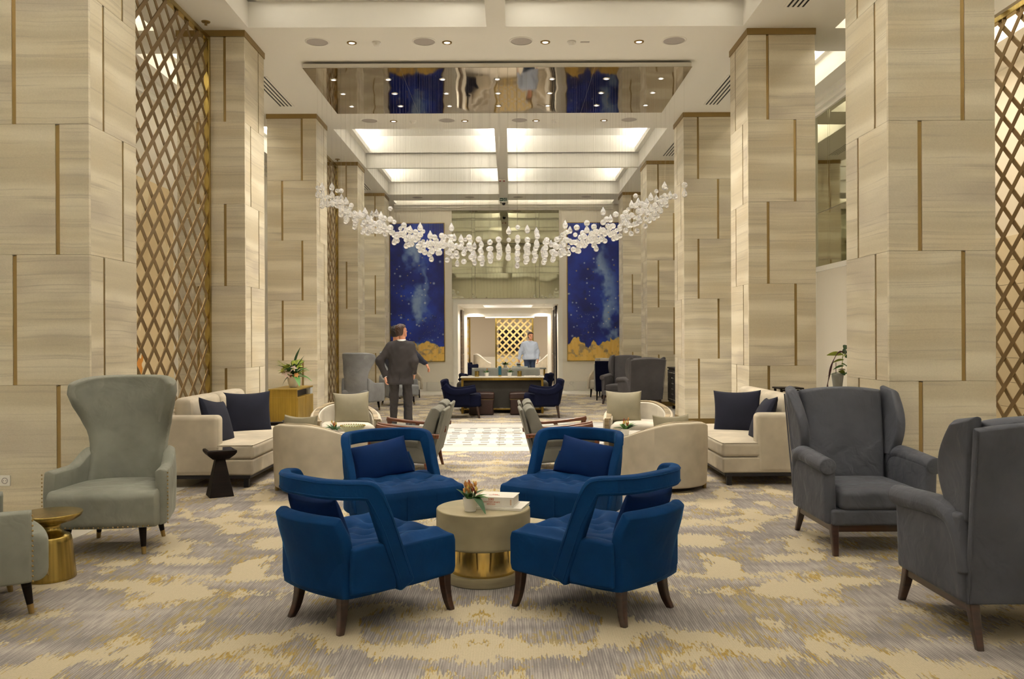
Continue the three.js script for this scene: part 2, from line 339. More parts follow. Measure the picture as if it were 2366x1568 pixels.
carpet(15.18, 22.93, 'grey patterned carpet beyond the white marble crossing');

// walls
{
  const wl = structGroup('wall_left'); part('wall_face', dbx(-WX - 0.2, -WX, 0, 6.6, D_FRONT, 28), M.wall, wl);
  const wr = structGroup('wall_right');
  part('wall_face', dbx(WX, WX + 0.2, 0, 6.6, D_FRONT, 7.0), M.wall, wr);
  part('wall_face', dbx(WX, WX + 0.2, 4.97, 6.6, 7.0, 10.2), M.wall, wr);
  part('wall_face', dbx(WX, WX + 0.2, 0, 6.6, 10.2, 28), M.wall, wr);
  const wf = structGroup('wall_front'); part('wall_face', dbx(-7.6, 7.6, 0, 6.6, D_FRONT - 0.2, D_FRONT), M.wall, wf);
  const wb = structGroup('wall_back');
  const x0 = -1.374, x1 = 1.574, top = 2.54, b0 = D_BACK, b1 = D_BACK + 0.3;
  part('wall_face', dbx(-WX, x0, 0, 6.6, b0, b1), M.wall, wb);
  part('wall_face', dbx(x1, WX, 0, 6.6, b0, b1), M.wall, wb);
  part('wall_face', dbx(x0, x1, top, 6.6, b0, b1), M.wall, wb);
  const sk = structGroup('baseboard_back');
  for (const [a, b] of [[-3.2, -2.3], [-2.296, x0 - 0.14], [x1 + 0.14, 2.5], [2.504, 3.2]]) { const g = dbx(a, b, 0, 0.26, b0 - 0.02, b0); boxUV(g, a * 3.1, 0.7); part('marble_panel', g, M.marble, sk); }
  // doorway casing
  const tr = structGroup('trim_1');
  for (const [a, b] of [[x0 - 0.13, x0], [x1, x1 + 0.13]]) part('casing', dbx(a, b, 0, top + 0.13, b0 - 0.03, b0), M.paint, tr);
  part('casing', dbx(x0, x1, top, top + 0.13, b0 - 0.03, b0), M.paint, tr);
  // cornice along the top of the far wall, stepped
  const co = structGroup('trim_2');
  for (const [y0, y1, out] of [[5.3, 5.36, 0.05], [5.36, 5.43, 0.12], [5.43, 5.5, 0.2]]) part('cornice', dbx(-3.2, 3.2, y0, y1, D_BACK - out, D_BACK), M.paint, co);
}
// vestibule and the room beyond the doorway
{
  const v = structGroup('wall_vestibule');
  part('wall_face', dbx(-1.574, -1.374, 0, 3.2, 25.1, 28), M.wall, v); part('wall_face', dbx(1.574, 1.774, 0, 3.2, 25.1, 28), M.wall, v);
  const c = structGroup('ceiling_vestibule'); // with a raised tray
  for (const [a, b, p, q] of [[-1.374, -0.66, 25.1, 28], [0.86, 1.574, 25.1, 28], [-0.66, 0.86, 25.1, 25.6], [-0.66, 0.86, 27.5, 28]]) part('ceiling_panel', dbx(a, b, 2.54, 2.6, p, q), M.paint, c);
  for (const [a, b, p, q] of [[-0.72, -0.66, 25.6, 27.5], [0.86, 0.92, 25.6, 27.5], [-0.66, 0.86, 25.54, 25.6], [-0.66, 0.86, 27.5, 27.56]]) part('tray_side', dbx(a, b, 2.6, 2.75, p, q), M.paint, c);
  part('ceiling_panel', dbx(-0.9, 1.1, 2.75, 2.85, 25.4, 27.7), M.paint, c);
  for (const x of [-0.62, 0.82]) strip('light_strip', c, x, 2.615, -26.55, 0.05, 1.7, LOBBY * 2, 0xf4f4ff);
  for (const [x, d] of [[-1.0, 25.35], [1.2, 25.35], [-1.0, 27.7], [1.2, 27.7]]) { const t = thing('added_vestibule_downlight', `added small round downlight in the ${d < 26 ? 'front' : 'back'} ${x < 0 ? 'left' : 'right'} corner of the vestibule ceiling`, 'downlight', [x, 2.54, -d]); part('trim_ring', lathe([[0.05, 0.001], [0.048, -0.008], [0.034, -0.008], [0.03, 0]], 20), M.white, t); part('lamp', cyl(0.03, 0.03, -0.005, -0.001, 16), M.lampDisc, t); spot(x, 2.52, d, LOBBY * 0.75, 0xfff4e2, 1.2); }  // corner downlights added to brighten the vestibule
  const fr = structGroup('wall_lounge');
  part('wall_face', dbx(-6, -1.27, 0, 3.2, 28, 28.25), M.wall, fr); part('wall_face', dbx(1.41, 6, 0, 3.2, 28, 28.25), M.wall, fr); part('wall_face', dbx(-1.27, 1.41, 2.26, 3.2, 28, 28.25), M.wall, fr);
  part('wall_face', dbx(-6, 6, 0, 3.2, 35, 35.2), M.wallGrey, fr); part('wall_face', dbx(-6.2, -6, 0, 3.2, 28, 35.2), M.wallGrey, fr); part('wall_face', dbx(6, 6.2, 0, 3.2, 28, 35.2), M.wallGrey, fr);
  part('casing', dbx(-1.37, -1.27, 0, 2.36, 27.94, 28), M.paint, fr); part('casing', dbx(1.41, 1.51, 0, 2.36, 27.94, 28), M.paint, fr); part('casing', dbx(-1.27, 1.41, 2.26, 2.36, 27.94, 28), M.paint, fr);
  const cl = structGroup('ceiling_lounge'); part('ceiling_panel', dbx(-6, 6, 2.9, 3.0, 28.25, 35), M.wallGrey, cl);
  // hanging linear lamp
  const ll = thing('linear_lamp', 'long white linear lamp hanging in the room beyond the doorway', 'lamp', [0.15, 2.3, -29.2]);
  part('housing', rb(1.7, 0.1, 0.06, 0.01), glow(0xfff6e6, 1.6), ll); for (const x of [-0.45, 0.5]) part('hanger', limb([x, 0.05, 0], [x, 0.6, 0], 0.008, 0.008, 8), M.bronze, ll);
  for (const [w, y, dir] of [[1.7, -0.06, -1], [1.7, 0.06, 1]]) { const L = new THREE.RectAreaLight(0xfff2de, LOBBY * 6, w, 0.06); L.position.set(0.15, 2.3 + y, -29.2); L.rotation.x = dir * PI / 2; L.name = 'linear_lamp_glow'; scene.add(L); }
  for (const x of [-3.5, 3.5]) { const t = thing('ceiling_lamp', `added square ceiling lamp in the ${x < 0 ? 'left' : 'right'} part of the room beyond the doorway`, 'lamp', [x, 2.88, -31.5]); part('panel', rb(0.8, 0.03, 0.8, 0.01), glow(0xfff2de, 1.5), t); const L = new THREE.RectAreaLight(0xfff2de, LOBBY * 4, 0.8, 0.8); L.position.set(x, 2.85, -31.5); L.rotation.x = -PI / 2; L.name = 'ceiling_lamp_glow'; scene.add(L); }  // side lamps added out of view to brighten this room
}
// outer room seen through the right-hand screen: tiled wall
{
  const o = structGroup('wall_outer');
  part('wall_face', dbx(7.56, 7.76, 0, 6.2, 5, 16), M.wall, o); part('wall_face', dbx(5.6, 7.6, 0, 6.2, 15.8, 16), M.wall, o); part('wall_face', dbx(5.6, 7.6, 0, 6.2, 5, 5.2), M.wall, o);
  for (let i = 0; i < 5; i++) for (let j = 0; j < 8; j++) part('wall_tile', dbx(7.53, 7.56, 0.12 + j * 0.36, 0.474 + j * 0.36, 9.4 + i * 0.9, 10.294 + i * 0.9), M.creamTile || (M.creamTile = std({ color: 0xe8dcc0, roughness: 0.3 })), o);
  const c = structGroup('ceiling_outer'); part('ceiling_panel', dbx(5.6, 7.7, 5.5, 5.6, 5, 16), M.paint, c);
  const l = new THREE.RectAreaLight(0xfff0d8, 5, 0.5, 6); l.position.set(6.5, 5.45, -11); l.rotation.x = -PI / 2; l.name = 'ceiling_lamp_glow'; scene.add(l);
  const lp = single('ceiling_lamp', new RoundedBoxGeometry(0.5, 0.04, 6, 2, 0.01), glow(0xffe9c8, 2), 'long ceiling lamp in the room behind the lattice on the far right', 'lamp', [6.5, 5.48, -11]);
}

// ceiling: flat soffit with coffers on both sides of a middle beam
{
  const c = structGroup('ceiling');
  const cof = [[-4.6, -0.6], [-0.4, 3.1], [3.3, 6.8], [7.0, 10.71], [15.88, 19.46], [19.56, 23.02], [24.02, 24.7]];
  const TOP = HC + 0.33, LED = TOP + 0.1, UP = HC + 0.72;
  const sof = (a, b, p, q) => part('soffit_panel', dbx(a, b, HC, HC + 0.12, p, q), M.paint, c);
  let prev = D_FRONT;
  for (const [a, b] of cof) { sof(-3.14, 3.14, prev, a); prev = b; }
  sof(-3.14, 3.14, prev, D_BACK);
  for (const s of [-1, 1]) sof(s > 0 ? 3.14 : -4.25, s > 0 ? 4.25 : -3.14, D_FRONT, D_BACK + 0.3);
  cof.forEach(([a, b], n) => {
    const last = n === 6;
    for (const s of [-1, 1]) {
      const xi = s * 0.12, xo = s * 3.14, [p, q] = s > 0 ? [xi, xo] : [xo, xi];
      // sides of the opening
      part('coffer_side', dbx(...(s > 0 ? [3.14, 3.2] : [-3.2, -3.14]), HC + 0.12, TOP, a, b), M.paint, c);
      part('coffer_side', dbx(p, q, HC + 0.12, TOP, a - 0.04, a), M.paint, c); part('coffer_side', dbx(p, q, HC + 0.12, TOP, b, b + 0.04), M.paint, c);
      // projecting ledge that hides the lamps
      const e = last ? 0.04 : 0.1;
      part('coffer_ledge', dbx(...(s > 0 ? [3.14 - e, 3.3] : [-3.3, -3.14 + e]), TOP, LED, a - 0.12, b + 0.12), M.paint, c);
      part('coffer_ledge', dbx(p, q, TOP, LED, a - 0.12, a + e), M.paint, c); part('coffer_ledge', dbx(p, q, TOP, LED, b - e, b + 0.12), M.paint, c);
      if (!last) for (const x of [s * 3.14, s * 0.2]) {
        const L = b - a - 0.5, X = x + s * (Math.abs(x) > 1 ? 0.02 : -0.12);
        strip('light_strip', c, X, LED + 0.02, -(a + b) / 2, 0.09, L, COVE * [1.2, 1.2, 1.2, 0.6, 1.1, 1.3][n], COVE_COLOR);
      } else strip('light_strip', c, s * 1.6, LED + 0.02, -24.75, 2.6, 0.05, COVE * 5, COVE_COLOR);
    }
    part('coffer_panel', dbx(-3.42, 3.42, UP, UP + 0.08, a - 0.12, b + 0.12), M.paint, c);
    part('coffer_wall', dbx(-3.42, -3.36, LED - 0.1, UP, a - 0.12, b + 0.12), M.paint, c); part('coffer_wall', dbx(3.36, 3.42, LED - 0.1, UP, a - 0.12, b + 0.12), M.paint, c);
    part('coffer_wall', dbx(-3.42, 3.42, LED - 0.1, UP, a - 0.14, a - 0.12), M.paint, c); part('coffer_wall', dbx(-3.42, 3.42, LED - 0.1, UP, b + 0.12, b + 0.14), M.paint, c);
    part('middle_beam', dbx(-0.12, 0.12, HC, LED - 0.02, a, b), M.paint, c);
  });
  // aisles: soffit beams at the columns, lit coffers between them
  const beams = [-5, -1.2, 2.8, 6.8, 10.8, 14.8, 18.8, 22.8];
  for (const s of [-1, 1]) {
    const X = (a, b) => (s > 0 ? [a, b] : [-b, -a]);
    sofA(X(4.25, 4.34), D_FRONT, D_BACK + 0.3); sofA(X(4.98, WX), D_FRONT, D_BACK + 0.3);
    function sofA([a, b], p, q) { part('soffit_panel', dbx(a, b, HC, HC + 0.12, p, q), M.paint, c); }
    beams.forEach((d, i) => {
      sofA(X(4.34, 4.98), d, d + 0.87);
      const a = d + 0.87, b = i + 1 < beams.length ? beams[i + 1] : D_BACK + 0.3; if (b - a < 0.5) return;
      part('coffer_side', dbx(...X(4.3, 4.34), HC + 0.12, TOP, a, b), M.paint, c); part('coffer_side', dbx(...X(4.98, 5.02), HC + 0.12, TOP, a, b), M.paint, c);
      part('coffer_side', dbx(...X(4.34, 4.98), HC + 0.12, TOP, a - 0.04, a), M.paint, c); part('coffer_side', dbx(...X(4.34, 4.98), HC + 0.12, TOP, b, b + 0.04), M.paint, c);
      part('coffer_ledge', dbx(...X(4.9, 5.16), TOP, LED, a, b), M.paint, c);
      part('coffer_panel', dbx(...X(4.2, 5.3), UP, UP + 0.06, a - 0.05, b + 0.05), M.paint, c);
      part('coffer_wall', dbx(...X(4.2, 4.3), TOP - 0.02, UP, a, b), M.paint, c); part('coffer_wall', dbx(...X(5.2, 5.3), TOP - 0.02, UP, a, b), M.paint, c);
      part('coffer_wall', dbx(...X(4.2, 5.3), TOP - 0.02, UP, a - 0.05, a - 0.03), M.paint, c); part('coffer_wall', dbx(...X(4.2, 5.3), TOP - 0.02, UP, b + 0.03, b + 0.05), M.paint, c);
      if (b > 0) strip('light_strip', c, s * 5.08, LED + 0.02, -(a + b) / 2, 0.1, b - a - 0.3, AISLE, COVE_COLOR);
    });
  }
  part('roof_slab', dbx(-7.8, 7.8, 6.6, 6.8, D_FRONT - 0.3, 36), M.paint, c);
}

// columns: limestone slabs in staggered rows with bronze strips between them
const COLS = [];
{
  const rows = [0.1, 1.15, 2.2, 3.25, 4.3, 5.385], w = 0.86, gap = 0.0025, th = 0.03, sw = 0.033;
  const strips = new Map(); const r = rng(77);
  // a face runs along its own u from 0 (corner at the hall side / near side) to w
  function faceParts(t, put, flip) {
    for (let k = 0; k < 5; k++) {
      const y0 = rows[k], y1 = rows[k + 1], outer = (k % 2 === 1) !== flip, u = outer ? 0.6 : 0.252;
      for (const [a, b] of [[0, u - sw / 2], [u + sw / 2, w]]) { const g = put(a + (a ? 0.001 : 0), b - (b < w ? 0.001 : 0), y0 + gap / 2, y1 - gap / 2, 0); boxUV(g, r() * 2, r() * 2); part('stone_slab', g, M.stone, t); }
      part('bronze_strip', put(u - sw / 2, u + sw / 2, y0, y1 - 0.01, 0.006), M.bronze, t);
    }
  }
  function column(side, d, label) {
    const t = thing('column', label, 'column', [side * 3.22, 0, -d]);
    const X = (a, b) => (side > 0 ? [a, b] : [-b, -a]);
    part('core', bx(...X(th, w - th), 0, HC, -w + th, -th), M.bronze, t);
    // front face (towards the camera): u from the hall side outwards
    faceParts(t, (a, b, y0, y1, inn) => bx(...X(a, b), y0, y1, -th, -inn), false);
    // hall side face: u from the near corner down the hall
    faceParts(t, (a, b, y0, y1, inn) => bx(...X(inn, th), y0, y1, -Math.max(b, th), -Math.max(a, th)), true);
    // the two faces turned away
    for (let k = 0; k < 5; k++) {
      let g = bx(...X(w - th, w), rows[k] + gap, rows[k + 1] - gap, -w, -th); boxUV(g, r() * 2, r() * 2); part('stone_slab', g, M.stone, t);
      g = bx(...X(th, w - th), rows[k] + gap, rows[k + 1] - gap, -w, -w + th); boxUV(g, r() * 2, r() * 2); part('stone_slab', g, M.stone, t);
    }
    part('bronze_cap', bx(...X(-0.012, w + 0.012), rows[5], HC, -w - 0.012, 0.012), M.bronze, t);
    part('bronze_plinth', bx(...X(-0.008, w + 0.008), 0, rows[0], -w - 0.008, 0.008), M.bronze, t);
    COLS.push(t);
  }
  const nm = ['nearest', 'second', 'third', 'fourth', 'farthest'];
  for (let i = 0; i < 5; i++) {
    column(-1, 6.8 + 4 * i, [`nearest stone column on the left, behind the tall grey-green chair`, 'second stone column on the left, at the end of the near lattice screen', 'third stone column on the left, behind the brass cabinet', 'fourth stone column on the left, at the end of the far lattice screen', 'farthest stone column on the left, beside the painting'][i]);
    column(1, 6.8 + 4 * i, ['nearest stone column on the right, behind the slate wing chairs', 'second stone column on the right, behind the cream sofa', 'third stone column on the right, with its gold plinth in view', 'fourth stone column on the right, behind the dark sideboard', 'farthest stone column on the right, beside the painting'][i]);
  }
}

// lattice screens of crossed flat bars in a frame; u along the wall, built in the zy plane at x
function lattice(label, place, u0, u1, y0, y1, pitch, w, dep, m, turn = PI / 2, frame = 0.06, name = 'lattice_screen') {
  const t = thing(name, label, 'screen', place, turn); // local x runs along the screen
  const L = u1 - u0, Hh = y1 - y0;
  for (const s of [1, -1]) {
    const z = s * dep * 0.42;
    // lines v = s * u + k
    const k0 = s > 0 ? y0 - u1 : y0 + u0, k1 = s > 0 ? y1 - u0 : y1 + u1;
    for (let k = Math.ceil(k0 / pitch) * pitch; k < k1; k += pitch) {
      const at = u => s * u + k, inv = v => (v - k) / s;
      let a = [u0, at(u0)], b = [u1, at(u1)];
      const cl = p => { if (p[1] < y0) return [inv(y0), y0]; if (p[1] > y1) return [inv(y1), y1]; return p; };
      a = cl(a); b = cl(b); const len = Math.hypot(b[0] - a[0], b[1] - a[1]); if (len < 0.12) continue;
      const g = rb(len, w, dep * 0.8, 0.004, 0, 0, 0, 1); g.rotateZ(Math.atan2(b[1] - a[1], b[0] - a[0])); g.translate((a[0] + b[0]) / 2, (a[1] + b[1]) / 2, z);
      part('lattice_bar', g, m, t);
    }
  }
  const f = frame;
  part('frame_post', rb(f, Hh + f * 2, 0.07, 0.006, u0 - f / 2, (y0 + y1) / 2, 0), M.brass, t); part('frame_post', rb(f, Hh + f * 2, 0.07, 0.006, u1 + f / 2, (y0 + y1) / 2, 0), M.brass, t);
  part('frame_rail', rb(L, f, 0.07, 0.006, (u0 + u1) / 2, y0 - f / 2, 0), M.brass, t); part('frame_rail', rb(L, f, 0.07, 0.006, (u0 + u1) / 2, y1 + f / 2, 0), M.brass, t);
  return t;
}
// turn = PI / 2 makes local +x run down the hall
lattice('tall bronze lattice screen between the two nearest stone columns on the left', [-3.68, 0, -7.68], 0.06, 3.05, 0.07, 5.32, 0.32, 0.057, 0.012, M.screen);
lattice('far bronze lattice screen on the left behind the grey wing chairs', [-3.68, 0, -15.68], 0.06, 3.05, 0.07, 5.32, 0.32, 0.057, 0.012, M.screen);
lattice('bronze lattice screen at the right edge behind the nearest stone column', [5.42, 0, -7.06], 0.06, 3.02, 0.07, 4.87, 0.32, 0.057, 0.012, M.screen);
lattice('pale wooden lattice screen in the middle of the room beyond the doorway', [-0.36, 0, -30], 0.05, 1.29, 0.1, 2.22, 0.254, 0.06, 0.03, M.screenWood, 0, 0.06);
lattice('pale wooden lattice screen at the left edge of the far doorway', [-2.6, 0, -30], 0.05, 1.29, 0.1, 2.22, 0.254, 0.06, 0.03, M.screenWood, 0, 0.06);
for (const [x, d, y, which] of [[-3.6, 10.5, HC, 'near lattice on the left'], [-3.6, 18.5, HC, 'far lattice on the left'], [5.3, 9.02, 4.985, 'lattice at the right edge']]) {
  const t = thing('sprinkler', `small dark sprinkler head above the ${which}`, 'sprinkler', [x, y, -d]);
  part('rose', lathe([[0.001, -0.012], [0.05, -0.01], [0.055, 0]], 20), M.bronze, t); part('nozzle', lathe([[0.001, -0.05], [0.018, -0.045], [0.012, -0.01]], 12), M.bronze, t);
}

// mirror panel hung under the soffit, with rows of small downlights
{
  const t = thing('mirror_panel', 'wide mirrored ceiling panel above the crystal chandelier', 'mirror', [0, 0, 0]);
  part('tray', dbx(-2.76, 2.76, HC - 0.097, HC - 0.035, 12.01, 14.41), M.paint, t);
  part('hanger_block', dbx(-2.6, 2.6, HC - 0.035, HC, 12.2, 14.2), M.paint, t);
  for (let i = 0; i < 4; i++) part('mirror_sheet', boxUV(dbx(-2.77 + i * 1.385 + 0.001, -2.77 + (i + 1) * 1.385 - 0.001, HC - 0.102, HC - 0.096, 12, 14.42), i * 0.7, 0), M.mirror, t);
}
function spot(x, y, d, power, color, ang = 1.05) {
  const s = new THREE.SpotLight(color, power, 0, ang, 0.7, 2); s.position.set(x, y, -d); s.target.position.set(x, 0, -d); s.castShadow = true; s.shadow.radius = 2.2; s.name = 'downlight_beam'; scene.add(s, s.target);
}
function downlight(proto, x, y, d, label, group) { return null; }
{
  const ring = lathe([[0.052, 0.004], [0.05, -0.006], [0.036, -0.008], [0.033, 0.002]], 24), disc = cyl(0.033, 0.033, -0.003, 0.0, 20);
  const names = ['first', 'second', 'third', 'fourth', 'fifth', 'sixth', 'seventh'], rowsN = ['front', 'middle', 'back'];
  [12.53, 13.25, 13.96].forEach((d, j) => { for (let i = 0; i < 7; i++) {
    const x = -2.44 + i * 0.81, y = HC - 0.103, t = thing('panel_downlight', `${names[i]} small downlight from the left in the ${rowsN[j]} row of the mirror panel`, 'downlight', [x, y, -d], 0, 'downlights in the mirror panel');
    part('trim_ring', ring, M.chrome, t); part('lamp', disc, M.lampDisc, t); spot(x, y - 0.02, d, PANEL_SPOT, PANEL_COLOR, 0.62);
  } });
  const ring2 = lathe([[0.066, 0.001], [0.064, -0.012], [0.05, -0.014], [0.044, -0.003], [0.001, -0.002]], 28), disc2 = cyl(0.038, 0.038, -0.008, -0.004, 20);
  const rn = ['near', 'far', 'added_overhead', 'rear overhead'];  // the last two rows are added out of view to light the foreground
  [[11.26, [-1.93, -0.66, 0.65, 1.9]], [15.3, [-1.93, -0.64, 0.65, 1.88]], [6.9, [-1.93, -0.66, 0.65, 1.9]], [3.2, [-1.93, 1.9]]].forEach(([d, xs], j) => xs.forEach((x, i) => {
    const t = thing('recessed_downlight', `${names[i]} round downlight from the left in the ${rn[j]} soffit beside the mirror panel`, 'downlight', [x, HC, -d], 0, 'downlights in the soffit');
    part('trim_ring', ring2, M.bronze, t); part('lamp', disc2, M.lampDisc, t); spot(x, HC - 0.03, d, [0.65, 0.36, 0.17, 0.15][j] * SPOT, SPOT_COLOR);
  }));
  const sp = lathe([[0.001, -0.006], [0.13, -0.006], [0.145, -0.002], [0.15, 0.002]], 36);
  [[11.22, [-2.38, -0.96, 0.33, 2.36]], [15.25, [-2.36, -0.96, 0.35, 2.33]], [23.5, [-2.4, -0.95, 0.4, 2.3]]].forEach(([d, xs], j) => xs.forEach((x, i) => {
    const t = thing('ceiling_speaker', `${names[i]} round grey ceiling speaker from the left in the ${['nearest', 'middle', 'farthest'][j]} soffit`, 'speaker', [x, HC, -d], 0, 'ceiling speakers');
    part('rim', lathe([[0.14, -0.008], [0.16, -0.006], [0.162, 0.002]], 36), M.paint, t); part('grille', sp, M.grille, t);
  }));
  [[11.25, [-1.6, 1.0]], [15.3, [-1.58, 0.99]]].forEach(([d, xs], j) => xs.forEach((x, i) => {
    const t = thing('smoke_detector', `white smoke detector ${i ? 'right' : 'left'} of the middle in the ${rn[j]} soffit`, 'smoke detector', [x, HC, -d]);
    part('base', lathe([[0.001, -0.018], [0.06, -0.018], [0.06, 0.002]], 24), M.white, t); part('chamber', lathe([[0.001, -0.05], [0.035, -0.048], [0.045, -0.018]], 24), M.white, t);
  }));
  for (const [x, d, s] of [[3.6, 8.5, 'nearest slot air vent on the right of the ceiling'], [3.6, 12.7, 'middle slot air vent on the right of the ceiling'], [3.6, 16.7, 'farthest slot air vent on the right of the ceiling'], [-3.6, 12.7, 'slot air vent in the ceiling between left columns'], [-3.6, 20.7, 'far slot air vent in the ceiling on the left']]) {
    const t = thing('air_vent', s, 'air vent', [x, HC, -d]);
    for (let k = 0; k < 4; k++) part('slot', bx(-0.11 + k * 0.06, -0.085 + k * 0.06, -0.003, 0, -1.6, 0), M.black, t);
    for (let k = 0; k < 5; k++) part('blade', bx(-0.145 + k * 0.06, -0.113 + k * 0.06, -0.006, 0, -1.6, 0), M.paint, t);
  }
  const vn = thing('access_grille', 'small oblong grille in the near soffit beside a smoke detector', 'grille', [1.18, HC, -11.27]); part('plate', rb(0.12, 0.006, 0.05, 0.002), M.grille, vn);
  // exit sign under the middle beam and a camera dome
  const cv = document.createElement('canvas'); cv.width = 256; cv.height = 128; const q = cv.getContext('2d');
  q.fillStyle = '#e8efe9'; q.fillRect(0, 0, 256, 128); q.fillStyle = '#0d4a3c'; q.fillRect(16, 14, 104, 100); q.fillRect(136, 14, 104, 100);
  q.fillStyle = '#e8efe9'; q.beginPath(); q.moveTo(30, 64); q.lineTo(66, 34); q.lineTo(66, 54); q.lineTo(106, 54); q.lineTo(106, 74); q.lineTo(66, 74); q.lineTo(66, 94); q.closePath(); q.fill();
  q.fillRect(196, 26, 34, 78); q.fillStyle = '#0d4a3c'; q.fillRect(202, 32, 22, 66); q.fillStyle = '#e8efe9'; q.beginPath(); q.arc(176, 36, 9, 0, 7); q.fill(); q.lineWidth = 10; q.strokeStyle = '#e8efe9'; q.beginPath(); q.moveTo(174, 48); q.lineTo(168, 72); q.lineTo(180, 84); q.lineTo(174, 104); q.moveTo(168, 72); q.lineTo(158, 98); q.moveTo(172, 52); q.lineTo(190, 62); q.moveTo(172, 52); q.lineTo(156, 64); q.stroke();
  const ct = new THREE.CanvasTexture(cv); ct.colorSpace = THREE.SRGBColorSpace;
  const ex = thing('exit_sign', 'small green and white exit sign under the ceiling beam', 'sign', [-0.01, HC - 0.02, -23.4]);
  part('box', rb(0.25, 0.12, 0.03, 0.005, 0, -0.07, 0), M.white, ex); const pl = new THREE.PlaneGeometry(0.236, 0.108); pl.translate(0, -0.07, 0.0158); part('legend', pl, std({ map: ct, roughness: 0.5 }), ex);
  const cam = thing('camera_dome', 'dark security camera dome under the exit sign', 'security camera', [0.0, HC - 0.15, -23.4]);
  part('mount', cyl(0.05, 0.055, -0.03, 0.0), M.white, cam); part('dome', lathe([[0.001, -0.1], [0.03, -0.09], [0.045, -0.06], [0.05, -0.03]], 20), M.black, cam);
  const bc = thing('alarm_beacon', 'small red double lamp on the middle ceiling beam', 'alarm', [-0.02, HC - 0.02, -20.9]); part('plate', rb(0.17, 0.03, 0.05, 0.008), M.white, bc);
  for (const x of [-0.05, 0.05]) part('lens', new THREE.SphereGeometry(0.024, 14, 10).translate(x, -0.018, 0), std({ color: 0x9a2330, roughness: 0.3 }), bc);
}

// mirrors of aged glass above the far doorway and on the right aisle wall
{
  const t = thing('wall_mirror', 'large aged mirror above the far doorway', 'mirror', [0, 0, -D_BACK]);
  const xs = [-1.54, -0.95, -0.86, 0.92, 1.02, 1.61], ys = [2.71, 3.45, 3.63, 4.28, 5.0, 5.287]; const r = rng(9);
  for (let i = 0; i < 5; i++) for (let j = 0; j < 5; j++) { const g = rb(xs[i + 1] - xs[i] - 0.003, ys[j + 1] - ys[j] - 0.003, 0.012, 0.003, 0, 0, 0, 2); boxUV(g, r() * 4, r() * 4); g.rotateX((r() - 0.5) * 0.006); g.rotateY((r() - 0.5) * 0.006); g.translate((xs[i] + xs[i + 1]) / 2, (ys[j] + ys[j + 1]) / 2, 0.012); part('mirror_sheet', g, M.mirrorOld, t); }
  const w = thing('wall_mirror', 'tall aged mirror high on the right aisle wall', 'mirror', [WX, 0, -10.4]);
  const zs = [0, 1.6, 3.36, 3.44, 4.0]; for (let i = 0; i < 4; i++) for (let j = 0; j < 2; j++) part('mirror_sheet', rb(0.012, [0.9, 1.63][j] - 0.003, zs[i + 1] - zs[i] - 0.003, 0.003, -0.008, [3.16, 4.43][j], -(zs[i] + zs[i + 1]) / 2, 2), M.mirrorOld, w);
  const tr = structGroup('trim_3');
  part('casing', dbx(WX - 0.06, WX, 0, 5.25, 14.41, 14.55), M.paint, tr); part('casing', dbx(WX - 0.05, WX, 2.62, 2.7, 10.3, 14.41), M.paint, tr);
  for (const [y0, y1, o] of [[5.25, 5.32, 0.05], [5.32, 5.39, 0.1], [5.39, HC, 0.16]]) { part('cornice', dbx(WX - o, WX, y0, y1, 10.2, D_BACK), M.paint, tr); part('cornice', dbx(-WX, -WX + o, y0, y1, 6, D_BACK), M.paint, tr); }
}
// door leaves folded back in the far doorway
{
  const t1 = thing('door_leaf', 'dark framed glass door leaf folded back at the right of the far doorway', 'door', [1.53, 0, -25.1]);
  part('stile', rb(0.05, 2.5, 0.1, 0.005, 0, 1.25, -0.05), M.black, t1); part('stile', rb(0.05, 2.5, 0.1, 0.005, 0, 1.25, -1.1), M.black, t1); part('rail', rb(0.05, 0.12, 1, 0.005, 0, 0.06, -0.6), M.black, t1); part('rail', rb(0.05, 0.1, 1, 0.005, 0, 2.45, -0.6), M.black, t1);
  part('pane', rb(0.012, 2.3, 0.96, 0.002, 0, 1.26, -0.58), phy({ color: 0xffffff, transmission: 1, thickness: 0, roughness: 0.02 }), t1);
  const t2 = thing('door_leaf', 'brown panelled door leaf folded back at the left of the far doorway', 'door', [-1.34, 0, -26]);
  part('panel', rb(0.05, 2.4, 1.1, 0.006, 0, 1.22, -0.6), M.oakDark || (M.oakDark = std({ color: 0x7a634b, map: woodTex, roughness: 0.5 })), t2); part('handle', rb(0.03, 0.03, 0.16, 0.01, 0.05, 1.05, -0.15), M.chrome, t2);
  const st = thing('door_leaf', 'brown panelled door leaf folded back at the right of the far doorway', 'door', [1.54, 0, -26.3]);
  part('panel', rb(0.05, 2.4, 1.1, 0.006, 0, 1.22, -0.6), M.oakDark, st); part('handle', rb(0.03, 0.03, 0.16, 0.01, -0.05, 1.05, -0.15), M.chrome, st);
}

